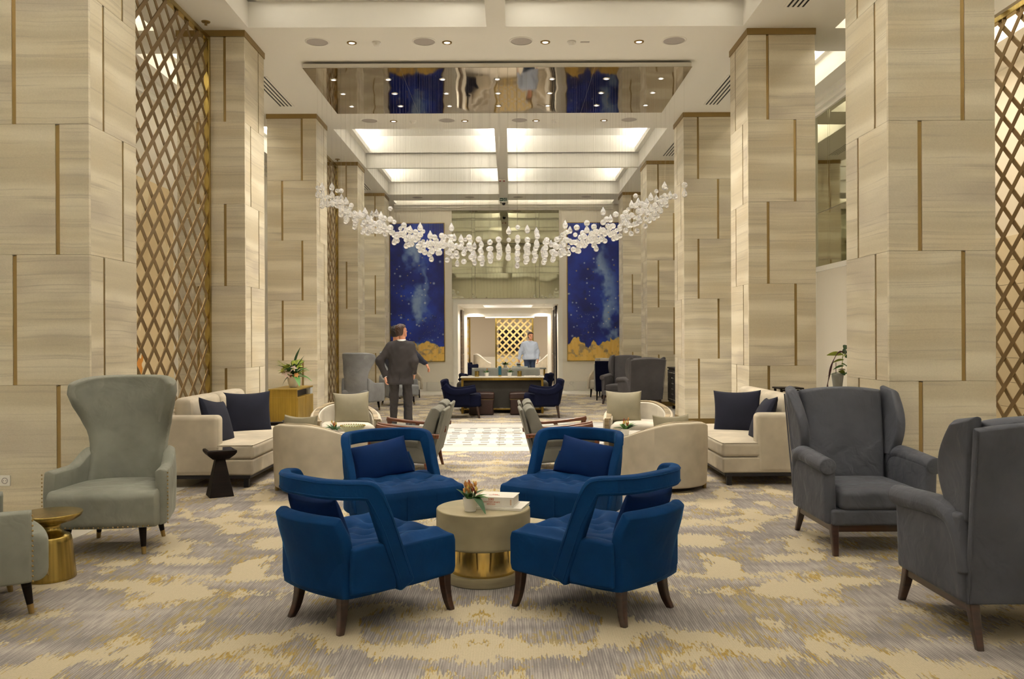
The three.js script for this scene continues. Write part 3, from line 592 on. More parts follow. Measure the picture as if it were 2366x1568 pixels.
// =====================================================================================
// THE NEAR SEATING
// =====================================================================================
// --- open-backed blue velvet armchair (faces +z) ---
function makeBlueChair() {
  const t = thing('blue_armchair', '', 'chair', [0, 0, 0], 0, 'blue velvet armchairs round the drum table');
  const hw = z => z > 0.05 ? 0.365 : 0.365 - 0.105 * Math.pow((0.05 - z) / 0.45, 1.2);
  const tuft = [[-0.2, 0.22], [0, 0.22], [0.2, 0.22], [-0.2, 0.02], [0, 0.02], [0.2, 0.02], [-0.1, 0.12], [0.1, 0.12], [-0.1, -0.08], [0.1, -0.08]];
  part('seat', soft(2, 0.225, 0.74, 0.035, [84, 10, 76], q => {
    const z0 = q.z + 0.0; const k = hw(z0); const x = q.x;         // x in -1..1
    q.x = x * k; if (z0 < -0.2) q.z = -0.2 + (z0 + 0.2) * (1 - 0.22 * x * x * Math.min(1, (-0.2 - z0) / 0.17));
    if (q.y > 0.05) {
      let s = 0; for (const [a, b] of tuft) { const r2 = (q.x - a) ** 2 + (q.z - b) ** 2; s += 0.045 * Math.exp(-r2 / 0.0018) + 0.034 * Math.exp(-r2 / 0.006); }
      const inn = smooth(0.36 - Math.abs(q.z), 0, 0.08) * smooth(k - Math.abs(q.x), 0, 0.08); q.y += inn * 0.046 - s;
    }
    q.z += q.z > 0.33 ? 0.012 * (1 - x * x) : 0;
    q.y += 0.3125; q.y = q.y < 0.21 ? q.y : q.y - 0.02 * smooth(-q.z, -0.1, 0.35);
  }, 0.85), M.blue, t);
  for (const x of [-0.12, 0.12]) part('seam', bar(curve([[x, 0.415, 0.31], [x, 0.40, 0.372], [x, 0.3, 0.386], [x, 0.21, 0.386]], 12), V(1, 0, 0), 0.006, 0.006, 0.003, 2), M.blue, t);
  // low outer shell round the rear
  part('back_shell', pad((u, v) => { const c = u * 2 - 1, k = 0.272 + 0.03 * v - 0.035 * smooth(v, 0.7, 1);
    return V(c * k, 0.205 + 0.405 * v - 0.012 * c * c * v, -0.345 + 0.085 * c * c - 0.085 * v * v); }, 0.075, 30, 22, 0.12, 0.1), M.blue, t);
  // frame: slanting posts and a top rail, one loop
  const half = [[0.35, 0.226, -0.002], [0.353, 0.32, -0.04], [0.352, 0.45, -0.09], [0.348, 0.6, -0.147], [0.345, 0.685, -0.182], [0.338, 0.728, -0.208], [0.318, 0.74, -0.252], [0.27, 0.743, -0.315], [0.17, 0.745, -0.368], [0.06, 0.747, -0.388]];
  const loop = [...half, ...half.slice().reverse().map(([x, y, z]) => [-x, y, z])];
  const path = curve(loop, 110, false, 0.35);
  part('back_frame', bar(path, (s, p) => V(p.x, 0, (p.z + 0.02) * 1.25 * smooth(p.y, 0.5, 0.74)).normalize(), s => { const e = Math.abs(s - 0.5); return 0.1 + 0.012 * smooth(e, 0.3, 0.45); }, 0.062, 0.016, 4), M.blue, t);
  // piping along both edges of the frame
  for (const o of [0.034, -0.034]) part('piping', (() => { const pts = path.map((p, i) => { const a = path[Math.max(0, i - 1)], b = path[Math.min(path.length - 1, i + 1)], tan = b.clone().sub(a).normalize(), N = V(p.x, 0, (p.z + 0.02) * 1.25 * smooth(p.y, 0.5, 0.74)).normalize(); N.addScaledVector(tan, -N.dot(tan)).normalize(); const B = tan.cross(N).normalize(); return p.clone().addScaledVector(N, 0.031).addScaledVector(B, o); }); return boxUV(tube(pts.filter((_, i) => i % 3 === 0), 0.0032, 120, 6)); })(), M.blue, t);
  for (const s of [-1, 1]) part('arm_wedge', pad((u, v) => { const z = lerp(-0.06, -0.3, u), k = hw(z); return V(s * (k - 0.012 + 0.014 * Math.sin(u * PI)), 0.21 + v * (0.235 + 0.02 * Math.sin(u * PI)), z); }, 0.085, 14, 14, 0.16, 0.12), M.blue, t);
  for (const [x, z, ox, oz] of [[0.315, 0.325, 0.03, 0.02], [-0.315, 0.325, -0.03, 0.02], [0.19, -0.275, 0.03, -0.04], [-0.19, -0.275, -0.03, -0.04]]) {
    const pts = curve([[x, 0.225, z], [x + ox * 0.1, 0.14, z + oz * 0.1], [x + ox * 0.45, 0.06, z + oz * 0.45], [x + ox, 0, z + oz]], 12);
    part('leg', bar(pts, V(0, 0, 1), s => 0.056 - 0.022 * s, s => 0.056 - 0.022 * s, 0.008, 3), M.walnut, t);
  }
  return t;
}
const BLUE = makeBlueChair();
const bluePillow = pillow(0.44, 0.27, 0.13, 20);
{
  const set = [
    [0.672, 4.775, -0.729, 0.684, 'blue velvet open-back armchair nearest on the right, seen from behind'],
    [-0.66, 4.68, 0.671, 0.741, 'blue velvet open-back armchair nearest on the left, seen from behind'],
    [-0.685, 6.4, 0.56, -0.83, 'blue velvet open-back armchair behind the drum table on the left, facing the camera'],
    [0.585, 6.4, -0.56, -0.83, 'blue velvet open-back armchair behind the drum table on the right, facing the camera'],
  ];
  set.forEach(([x, d, fx, fd, label], i) => {
    const turn = face(fx, fd); let o = BLUE;
    if (i) o = dup(BLUE, [x, 0, -d], turn, label); else { BLUE.position.set(x, 0, -d); BLUE.rotation.y = turn; BLUE.userData.label = label; }
    const p = new THREE.Group(); const q = V(i % 2 ? 0.03 : -0.03, i > 1 ? 0.565 : 0.55, i > 1 ? -0.24 : -0.265).applyAxisAngle(V(0, 1, 0), turn);
    const c = single('blue_pillow', bluePillow, M.bluePillow || (M.bluePillow = phy({ color: 0x052c64, map: napTex, roughness: 0.85, sheen: 0.4, sheenColor: new THREE.Color(0x17569f), sheenRoughness: 0.4, specularIntensity: 0.3 })), `dark blue pillow leaning in the ${['nearest right', 'nearest left', 'rear left', 'rear right'][i]} blue armchair`, 'pillow', [x + q.x, q.y, -d + q.z], 0, 'pillows in the blue armchairs');
    c.rotation.set(-0.36, turn, (i % 2 ? -1 : 1) * (i > 1 ? 0.14 : 0.05), 'YXZ'); if (i > 1) c.scale.set(1.15, 1.12, 1);
  });
}
// --- drum table ---
{
  const t = thing('drum_table', 'round beige drum table on a polished brass foot between the blue armchairs', 'table', [-0.01, 0, -5.3]);
  part('drum', lathe([[0.001, 0.232], [0.286, 0.232], [0.293, 0.238], [0.294, 0.25], [0.294, 0.442], [0.291, 0.449], [0.285, 0.452], [0.001, 0.452]], 96), M.drum, t);
  part('pedestal', lathe([[0.205, 0.055], [0.205, 0.235]], 96), M.brassMirror, t);
  part('foot_ring', lathe([[0.2, 0.056], [0.236, 0.06], [0.24, 0.055], [0.24, 0.006], [0.236, 0], [0.001, 0]], 96), M.drum, t);
}
function leafGeom(len, wid, bend = 0.25, fold = 0.25, n = 8) { // a pointed leaf lying along +x, bending down
  const rows = []; for (let i = 0; i <= n; i++) { const s = i / n, w = wid * Math.pow(Math.sin(PI * Math.min(1, s * 0.92 + 0.05)), 0.8) * (1 - s * s * 0.3), x = len * s, y = -bend * len * s * s; rows.push([V(x, y + fold * w / 2, -w / 2), V(x, y + fold * w / 5, -w / 4), V(x, y, 0), V(x, y + fold * w / 5, w / 4), V(x, y + fold * w / 2, w / 2)]); }
  const g = fromGrid(rows); g.computeVertexNormals(); return boxUV(g);
}
function aim(g, from, yaw, pitch, roll = 0) { const q = g.clone(); q.rotateX(roll); q.rotateZ(pitch); q.rotateY(yaw); q.translate(...from); return q; }
function flower(r, n, m, mc, parent, at, tilt, yaw, name = 'flower') { // petals round a small heart
  const list = []; for (let k = 0; k < n; k++) list.push(aim(leafGeom(r, r * 0.62, 0.35, 0.3, 5), [0, 0, 0], k / n * 2 * PI, 0.35));
  const g = merge(list); g.rotateX(tilt); g.rotateY(yaw); g.translate(...at); const o = part(name, g, m, parent);
  const h = new THREE.SphereGeometry(r * 0.16, 8, 6); h.translate(...at); part('flower_heart', h, mc, o); return o;
}
const potWhite = (h, r0, r1) => lathe([[0.001, 0], [r0 * 0.96, 0], [r0, 0.004], [r1, h - 0.002], [r1 - 0.003, h], [r1 - 0.007, h - 0.003], [r1 - 0.012, h - 0.02], [0.001, h - 0.022]], 40);
M.petalPink = std({ color: 0xe6cfc6, roughness: 0.6, side: THREE.DoubleSide }); M.petalOrange = std({ color: 0xc98d4c, roughness: 0.6, side: THREE.DoubleSide }); M.petalRed = std({ color: 0x8d3b2b, roughness: 0.6, side: THREE.DoubleSide });
M.petalYellow = std({ color: 0xd9c067, roughness: 0.6, side: THREE.DoubleSide }); M.soil = std({ color: 0x2c2119, roughness: 1 });
function posy(name, label, pos, h, r0, r1, seed, leaves, blooms, s = 1) { // small white pot with a tuft of leaves and buds
  const t = thing(name, label, 'potted plant', pos); const r = rng(seed);
  part('pot', potWhite(h, r0, r1), M.white, t);
  for (let k = 0; k < leaves; k++) { const a = r() * 6.28, L = (0.06 + r() * 0.05) * s; part('leaf', aim(leafGeom(L, L * 0.42, 0.35, 0.3, 5), [Math.cos(a) * r1 * 0.4, h - 0.01, -Math.sin(a) * r1 * 0.4], a, 0.35 + r() * 0.9, r() * 0.6 - 0.3), r() < 0.5 ? M.leaf : M.leafDark, t); }
  for (let k = 0; k < blooms; k++) { const a = r() * 6.28, q = Math.sqrt(r()) * r1 * 0.95, y = h + (0.02 + r() * 0.055) * s;
    part('flower_stem', limb([q * 0.5 * Math.cos(a), h - 0.015, q * 0.5 * Math.sin(a)], [q * Math.cos(a), y, q * Math.sin(a)], 0.0016, 0.0012, 5), M.leaf, t);
    const b = lathe([[0.001, 0], [0.006 * s, 0.008 * s], [0.007 * s, 0.016 * s], [0.003 * s, 0.03 * s], [0.001, 0.032 * s]], 8); b.rotateX((r() - 0.5) * 0.8); b.rotateZ((r() - 0.5) * 0.8); b.translate(q * Math.cos(a), y, q * Math.sin(a)); part('bud', b, [M.petalOrange, M.petalYellow, M.petalRed, M.petalOrange][k % 4], t); }
  return t;
}
{
  const p = posy('posy_pot', 'small white pot of orange and yellow buds on the drum table', [-0.085, 0.452, -5.17], 0.082, 0.035, 0.046, 4, 10, 34, 1);
  part('leaf', aim(leafGeom(0.11, 0.055, 0.9, 0.25, 8), [0.02, 0.085, 0.02], -0.9, 0.15), M.leafDark, p); part('leaf', aim(leafGeom(0.09, 0.045, 0.4, 0.25, 8), [0.02, 0.08, 0.0], -0.1, 0.35), M.leaf, p); part('leaf', aim(leafGeom(0.08, 0.045, 0.3, 0.25, 8), [0.02, 0.09, -0.01], 0.3, 0.7), M.leafDark, p);
}
const font = await new FontLoader().loadAsync('fonts/droid/droid_serif_bold.typeface.json');
function words(text, size) { const g = new TextGeometry(text, { font, size, depth: 0.0006, curveSegments: 3 }); g.computeBoundingBox(); g.translate(-(g.boundingBox.max.x + g.boundingBox.min.x) / 2, 0, 0); return g; }
{ // two books
  const M_red = std({ color: 0xc0562f, roughness: 0.6 }), paper = std({ color: 0xd9d4c6, roughness: 0.9 }), cover = std({ color: 0xf0ece4, roughness: 0.4 });
  const book = (name, label, w, h, d, pos, turn) => {
    const t = thing(name, label, 'book', pos, turn);
    part('page_block', rb(w - 0.012, h - 0.008, d - 0.01, 0.002, 0.0, h / 2, 0), paper, t);
    part('cover', merge([rb(w, 0.004, d, 0.0015, 0, 0.002, 0), rb(w, 0.004, d, 0.0015, 0, h - 0.002, 0), rb(w, h, 0.005, 0.002, 0, h / 2, d / 2 - 0.0025)]), cover, t);
    return t;
  };
  book('thin_book', 'thin white book lying under the thick book on the drum table', 0.29, 0.016, 0.235, [0.115, 0.452, -5.3], 0.3 - 0.55 + 0.0);
  const b = book('thick_book', 'thick white book with orange lettering on its spine on the drum table', 0.235, 0.062, 0.185, [0.085, 0.468, -5.29], -0.22);
  [['100', 0.016, 0.041], ['CONTEMPORARY', 0.0095, 0.027], ['HOUSES', 0.0095, 0.014]].forEach(([s, z, y]) => { const g = words(s, z); g.translate(-0.025, y, 0.0925); part('lettering', g, M_red, b); });
  const g = words('HOUSES', 0.012); g.rotateX(-PI / 2); g.translate(-0.02, 0.0621, 0.03); part('lettering', g, M_red, b);
  const g2 = words('100', 0.016); g2.rotateX(-PI / 2); g2.translate(-0.02, 0.0621, 0.008); part('lettering', g2, M_red, b);
  part('mark', rb(0.008, 0.035, 0.001, 0.0004, 0.1, 0.033, 0.0928), std({ color: 0xd8b79a, roughness: 0.6 }), b);
}

// --- tall grey-green chair with a flaring back (faces +z) ---
function makeTallChair(name, label, mat, pos, turn, group) {
  const t = thing(name, label, 'chair', pos, turn, group);
  part('seat', soft(2, 0.26, 0.66, 0.06, 26, q => { const z = q.z; const k = 0.3 + 0.075 * smooth(z, -0.3, 0.25); q.x *= k; q.z += z > 0.1 ? 0.05 * (1 - (q.x / k) ** 2) : 0; if (q.y > 0) q.y += 0.02 * (1 - (q.x / k) ** 2) * (1 - (z / 0.33) ** 2); q.z += 0.0; q.y += 0.325; }), mat, t);
  const hw = y => { const k = [[0.2, 0.31], [0.45, 0.3], [0.62, 0.272], [0.7, 0.268], [0.8, 0.283], [0.92, 0.318], [1.05, 0.358], [1.16, 0.385], [1.24, 0.39]]; for (let i = 1; i < k.length; i++) if (y <= k[i][0]) return lerp(k[i - 1][1], k[i][1], smooth(y, k[i - 1][0], k[i][0]) * 0.5 + 0.5 * (y - k[i - 1][0]) / (k[i][0] - k[i - 1][0])); return 0.39; };
  part('backrest', pad((u, v) => { const s = u * 2 - 1, y0 = 0.22 + v * 1.02, top = 0.055 * Math.pow(Math.abs(s), 7) * smooth(v, 0.5, 1), y = y0 - top, w = hw(y), lean = -0.3 - 0.12 * Math.max(0, y - 0.45); const wrap = 0.2 * smooth(y, 0.75, 1.15) + 0.12;
    return V(s * w * (1 - 0.07 * Math.pow(Math.abs(s), 3) * smooth(v, 0.92, 1)), y, lean + wrap * Math.pow(Math.abs(s), 2.6)); }, 0.085, 34, 40, 0.12, 0.05), mat, t);
  for (const s of [-1, 1]) part('arm', pad((u, v) => { const z = lerp(-0.27, 0.25, u), x = lerp(0.285, 0.375, Math.pow(u, 0.8)), top = lerp(0.7, 0.6, smooth(u, 0, 0.45)) - 0.01 * u, y = lerp(0.2, top, v); return V(s * (x + 0.012 * Math.sin(v * PI)), y, z); }, 0.085, 20, 20, 0.1, 0.12), mat, t);
  // bronze nail heads along the lower front edge
  const nails = []; for (let i = -10; i <= 10; i++) { const x = i * 0.032, k = 0.372; nails.push(new THREE.SphereGeometry(0.006, 6, 5).translate(x, 0.213, 0.325 + 0.05 * (1 - (x / k) ** 2))); }
  for (const s of [-1, 1]) for (let i = 0; i < 14; i++) nails.push(new THREE.SphereGeometry(0.006, 6, 5).translate(s * 0.425, 0.215 + i * 0.027, 0.243));
  const nh = part('nail_heads', merge(nails), M.bronze, t); nh.userData.kind = 'stuff';
  for (const [x, z, ox, oz] of [[0.25, 0.24, 0.02, 0.03], [-0.25, 0.24, -0.02, 0.03], [0.21, -0.24, 0.03, -0.04], [-0.21, -0.24, -0.03, -0.04]]) {
    const l = part('leg', limb([x + ox * 0.75, 0.05, z + oz * 0.75], [x, 0.21, z], 0.017, 0.029, 16), M.darkWood, t);
    part('ferrule', limb([x + ox, 0, z + oz], [x + ox * 0.75, 0.052, z + oz * 0.75], 0.0145, 0.0175, 16), M.bronze, l);
  }
  return t;
}
const TALL = makeTallChair('tall_chair', 'tall grey-green velvet chair with a flaring back at the left', M.greyGreen, [-2.72, 0, -6.2], 0.1, 'tall flaring-back chairs');
dup(TALL, [-2.87, 0, -4.7], face(0.75, 0.66), 'grey-green velvet chair cut off by the left edge beside the brass side table');

// --- brass side tables ---
function makeBrassTable(label, pos) {
  const t = thing('brass_side_table', label, 'side table', pos);
  part('top', lathe([[0.055, 0.345], [0.1, 0.352], [0.15, 0.368], [0.18, 0.39], [0.19, 0.41], [0.187, 0.416], [0.001, 0.416]], 64), M.brass, t);
  part('neck', lathe([[0.115, 0.272], [0.085, 0.286], [0.066, 0.305], [0.06, 0.325], [0.066, 0.345], [0.08, 0.35]], 48), M.brass, t);
  part('base', lathe([[0.001, 0], [0.148, 0], [0.152, 0.004], [0.15, 0.02], [0.128, 0.235], [0.122, 0.262], [0.115, 0.273], [0.1, 0.28]], 64), M.brass, t);
  return t;
}
const BT = makeBrassTable('brass side table with a round top beside the chair at the left edge', [-2.765, 0, -5.37]);
dup(BT, [2.9, 0, -5.35], 0, 'brass side table between the two slate wing chairs');

// --- slate wing chairs (face +z) ---
function makeWingChair(name, label, mat, pos, turn, group) {
  const t = thing(name, label, 'chair', pos, turn, group);
  part('seat_rail', rb(0.7, 0.11, 0.68, 0.02, 0, 0.255, 0.05), mat, t);
  part('seat_cushion', soft(0.575, 0.145, 0.64, 0.04, 16, q => { if (q.y > 0) q.y += 0.018 * (1 - (q.x / 0.29) ** 2) * (1 - (q.z / 0.32) ** 2); q.y += 0.375; q.z += 0.075; }), mat, t);
  part('backrest', pad((u, v) => { const s = u * 2 - 1, y = lerp(0.4, 1.095 + 0.025 * (1 - s * s), v); return V(s * lerp(0.285, 0.315, v), y, -0.25 - 0.13 * v + 0.02 * (1 - s * s) * Math.sin(v * PI)); }, 0.11, 22, 26, 0.12, 0.1), mat, t);
  part('outer_back', pad((u, v) => { const s = u * 2 - 1, y = lerp(0.2, 1.07 + 0.03 * (1 - s * s), v); return V(s * lerp(0.36, 0.395, v), y, -0.315 - 0.145 * v); }, 0.05, 20, 24, 0.05, 0.04), mat, t);
  for (const s of [-1, 1]) part('piping', boxUV(tube(curve([[s * 0.362, 0.21, -0.345], [s * 0.378, 0.6, -0.41], [s * 0.394, 1.06, -0.486]], 12), 0.0055, 24, 6)), mat, t);
  for (const s of [-1, 1]) {
    // wing: deep at two thirds of its height, narrowing to the arm
    part('wing', pad((u, v) => { const y = lerp(0.6, 1.125 - 0.03 * u, v), back = lerp(-0.34, -0.44, v), depth = 0.12 + 0.17 * Math.pow(Math.sin(PI * clamp(v * 0.78 + 0.1, 0, 1)), 1.3) - 0.02 * v, z = back + depth * u; return V(s * (0.335 + 0.035 * v + 0.03 * u * v), y, z); }, 0.075, 16, 26, 0.2, 0.07), mat, t);
    part('arm_panel', pad((u, v) => { const z = lerp(-0.33, 0.36, u), top = 0.62 + 0.03 * (1 - u); return V(s * (0.345 + 0.012 * v), lerp(0.205, top, v), z); }, 0.085, 14, 14, 0.07, 0.1), mat, t);
    part('arm_roll', bar(curve([[s * 0.372, 0.608, 0.365], [s * 0.372, 0.618, 0.2], [s * 0.37, 0.63, 0], [s * 0.366, 0.632, -0.14], [s * 0.36, 0.6, -0.23], [s * 0.356, 0.5, -0.285], [s * 0.354, 0.36, -0.31]], 36), V(1, 0, 0), q => 0.116 - 0.03 * smooth(q, 0.6, 1), q => 0.116 - 0.03 * smooth(q, 0.6, 1), 0.056, 6), mat, t);
    part('arm_front', boxUV(lathe([[0.001, 0.012], [0.045, 0.012], [0.056, 0.006], [0.059, 0], [0.056, -0.01]], 28).rotateX(PI / 2).translate(s * 0.372, 0.608, 0.362)), mat, t);
    part('leg', bar([V(s * 0.325, 0.2, 0.345), V(s * 0.33, 0.1, 0.375), V(s * 0.337, 0, 0.41)], V(0, 0, 1), q => 0.056 - 0.02 * q, q => 0.056 - 0.02 * q, 0.008, 3), M.walnut, t);
    part('leg', bar([V(s * 0.32, 0.2, -0.3), V(s * 0.325, 0.1, -0.34), V(s * 0.332, 0, -0.385)], V(0, 0, 1), q => 0.052 - 0.018 * q, q => 0.052 - 0.018 * q, 0.008, 3), M.walnut, t);
    part('side_stretcher', rb(0.035, 0.05, 0.62, 0.006, s * 0.325, 0.178, 0.02), M.walnut, t);
  }
  part('front_stretcher', rb(0.62, 0.05, 0.035, 0.006, 0, 0.178, 0.345), M.walnut, t);
  return t;
}
const WING = makeWingChair('wing_chair', 'slate velvet wing chair facing the camera at the right', M.slate, [2.735, 0, -6.22], 0, 'slate wing chairs');
dup(WING, [2.74, 0, -4.43], PI, 'slate velvet wing chair cut off by the right edge, seen from behind');

// --- sofas: cream, open at the far end (built along local z, seat towards +x) ---
function makeSofa(label, x, flip) {
  const t = thing('cream_sofa', label, 'sofa', [x, 0, -8.62]), s = flip;
  const X = (a, b) => s > 0 ? [a, b] : [-b, -a];
  const R = (a, b, y0, y1, z0, z1, r) => { const [p, q] = X(a, b); return rb(q - p, y1 - y0, z1 - z0, r, (p + q) / 2, (y0 + y1) / 2, (z0 + z1) / 2, 4); };
  const L = -2.0;
  part('base', R(0.12, 1.05, 0.125, 0.285, L, 0, 0.02), M.cream, t);
  part('seat_cushion', (() => { const [p, q] = X(0.22, 1.06); return soft(q - p, 0.145, 1.98, 0.035, 20, v => { if (v.y > 0) v.y += 0.02 * (1 - (v.x / 0.42) ** 2) * (1 - (v.z / 0.99) ** 4); v.x += (p + q) / 2; v.y += 0.36; v.z += -0.99; }); })(), M.cream, t);
  part('piping', (() => { const [p, q] = X(0.28, 1.06); const y = 0.43, e = s > 0 ? q - 0.012 : p + 0.012, f = s > 0 ? p : q; return boxUV(tube(curve([[f, y, -0.012], [e - s * 0.02, y, -0.012], [e, y, -0.03], [e, y, -1.95]], 30, false, 0.1), 0.005, 60, 6)); })(), M.cream, t);
  part('arm', R(0, 0.7, 0.12, 0.735, -0.17, 0.005, 0.05), M.cream, t);
  part('back', R(0, 0.18, 0.12, 0.76, L, 0, 0.04), M.cream, t);
  for (let k = 0; k < 2; k++) part('back_cushion', soft(0.2, 0.5, 0.9, 0.07, 14, v => { const y = v.y; v.x *= 1 + 0.25 * (1 - (y / 0.25) ** 2) * (1 - (v.z / 0.45) ** 2); v.x = s * (0.29 + v.x - 0.12 * (y + 0.25) * 0.5); v.y = y + 0.655; v.z += -0.63 - k * 0.91; }), M.cream, t);
  part('plinth', merge([R(0.02, 1.02, 0.09, 0.125, -0.04, -0.005, 0.005), R(0.99, 1.02, 0.09, 0.125, L, -0.01, 0.005), R(0.02, 0.05, 0.09, 0.125, L, -0.01, 0.005), R(0.02, 1.02, 0.09, 0.125, L, L + 0.03, 0.005)]), M.black, t);
  for (const [a, z] of [[0.98, -0.035], [0.04, -0.035], [0.98, L + 0.03], [0.04, L + 0.03]]) part('leg', R(a - 0.025, a + 0.025, 0, 0.1, z - 0.025, z + 0.025, 0.004), M.black, t);
  return t;
}
makeSofa('cream sofa on the left with two navy cushions', -3.52, 1);
makeSofa('cream sofa on the right with two navy cushions', 3.38, -1);
const navyPillow = pillow(0.54, 0.5, 0.16, 22, 0.01);
for (const [p, rx, ry, rz, label] of [
  [[-2.93, 0.655, -9.95], -0.22, 0.5, 0.0, 'navy cushion farther back on the left cream sofa'],
  [[-2.95, 0.645, -8.97], -0.34, 1.48, -0.16, 'navy cushion against the arm of the left cream sofa'],
  [[2.78, 0.655, -9.75], -0.2, -0.42, 0.03, 'navy cushion farther back on the right cream sofa'],
  [[2.85, 0.645, -8.99], -0.42, -1.7, 0.1, 'navy cushion half hidden by the arm of the right cream sofa'],
]) { const o = single('navy_cushion', navyPillow, M.navy, label, 'cushion', p); o.rotation.set(rx, ry, rz, 'YXZ'); }

// --- dark pedestal table with a square dished top ---
function makePedestal(label, pos, turn) {
  const t = thing('pedestal_table', label, 'side table', pos, turn);
  const sq = (pts) => { const g = new THREE.LatheGeometry(pts.map(([r, y]) => new THREE.Vector2(r * Math.SQRT2, y)), 4); g.rotateY(PI / 4); const q = g.toNonIndexed(); q.computeVertexNormals(); return boxUV(q); };
  part('top', sq([[0.03, 0.355], [0.075, 0.36], [0.12, 0.4], [0.137, 0.425], [0.137, 0.445], [0.13, 0.45], [0.001, 0.45]]), M.darkWood, t);
  part('top_inset', rb(0.235, 0.004, 0.235, 0.001, 0, 0.452, 0), phy({ color: 0x2a211d, roughness: 0.12, clearcoat: 1 }), t);
  part('shaft', sq([[0.001, 0], [0.112, 0], [0.112, 0.004], [0.046, 0.345], [0.044, 0.36]]), M.darkWood, t);
  return t;
}
const PED = makePedestal('dark wooden pedestal table with a square top beside the left sofa', [-2.66, 0, -8.2], 0.5);
dup(PED, [-2.93, 0, -11.0], 0.2, 'dark pedestal table behind the left barrel chair, only its top in view');

// --- barrel chairs (face +z) ---
function makeBarrel() {
  const t = thing('barrel_chair', '', 'chair', [0, 0, 0], 0, 'cream barrel chairs');
  const R0 = 0.405, A = 2.25, top = a => lerp(0.685, 0.5, smooth(Math.abs(a), 0.25, 2.15)), pz = a => -0.02 - R0 * Math.cos(a) * (Math.cos(a) < 0 ? 1.05 : 1), px = a => (Math.abs(a) < PI / 2 ? R0 * Math.sin(a) : Math.sign(a) * (R0 - 0.03 * (Math.abs(a) - PI / 2)));
  part('outer_shell', pad((u, v) => { const a = (u * 2 - 1) * A, k = 1 - 0.035 * (1 - v) ** 3; return V(px(a) * k, lerp(0.045, top(a), v), pz(a) * k); }, 0.07, 60, 18, 0.02, 0.07), M.cream, t);
  part('inner_back', pad((u, v) => { const a = (u * 2 - 1) * (A - 0.1); return V(px(a) * 0.87, lerp(0.3, top(a) - 0.012, v), pz(a) * 0.87); }, 0.05, 48, 16, 0.03, 0.1), M.creamLight, t);
  const pts = []; for (let i = 0; i <= 70; i++) { const a = (i / 70 * 2 - 1) * (A - 0.02); pts.push(V(px(a) * 0.92, top(a) - 0.003, pz(a) * 0.92)); }
  part('wood_rail', bar(pts, V(0, 1, 0), 0.066, 0.018, 0.006, 3), M.oak, t);
  for (const s of [-1, 1]) { const a = s * A; part('front_post', rb(0.055, 0.46, 0.05, 0.008, px(a) * 0.965, 0.28, pz(a) * 0.975 + 0.02), M.oak, t); }
  part('seat', soft(0.66, 0.2, 0.62, 0.06, 16, q => { const f = q.z < 0 ? 1 - 0.22 * (q.z / 0.31) ** 2 : 1; q.x *= f; if (q.y > 0) q.y += 0.02 * (1 - (q.x / 0.33) ** 2); q.y += 0.34; q.z += 0.02; }), M.creamLight, t);
  part('plinth', lathe([[0.33, 0], [0.33, 0.06]], 40), M.black, t);
  for (const [x, z] of [[0.27, -0.25], [-0.27, -0.25]]) part('foot', cyl(0.02, 0.022, 0, 0.06, 12, x * 1.15, z * 1.1), M.bronze, t);
  return t;
}
const BAR = makeBarrel();
[[-1.78, 8.58, 0.42, 0.9, 'cream barrel chair on the left with its back to the camera'], [1.71, 8.6, -0.42, 0.9, 'cream barrel chair on the right with its back to the camera'], [-1.93, 10.75, 0.3, -0.95, 'cream barrel chair on the left facing the camera, holding a square cushion'], [1.79, 10.75, -0.22, -0.97, 'cream barrel chair on the right facing the camera, holding a square cushion']].forEach(([x, d, fx, fd, label], i) => {
  if (i) dup(BAR, [x, 0, -d], face(fx, fd), label); else { BAR.position.set(x, 0, -d); BAR.rotation.y = face(fx, fd); BAR.userData.label = label; }
});
const sagePillow = pillow(0.46, 0.42, 0.15, 22, 0.012);
for (const [p, rx, ry, rz, label] of [
  [[-1.88, 0.63, -10.87], -0.3, 0.22, 0.03, 'sage cushion standing in the far left barrel chair'],
  [[1.62, 0.63, -10.88], -0.3, -0.16, 0.0, 'sage cushion standing in the far right barrel chair'],
  [[-2.08, 0.5, -8.98], -0.15, 2.66 - PI, 0.02, 'sage cushion peeping over the near left barrel chair'],
  [[1.88, 0.485, -8.98], -0.15, 0.42, -0.02, 'sage cushion peeping over the near right barrel chair'],
]) { const o = single('sage_cushion', sagePillow, M.sage, label, 'cushion', p); o.rotation.set(rx, ry, rz, 'YXZ'); }

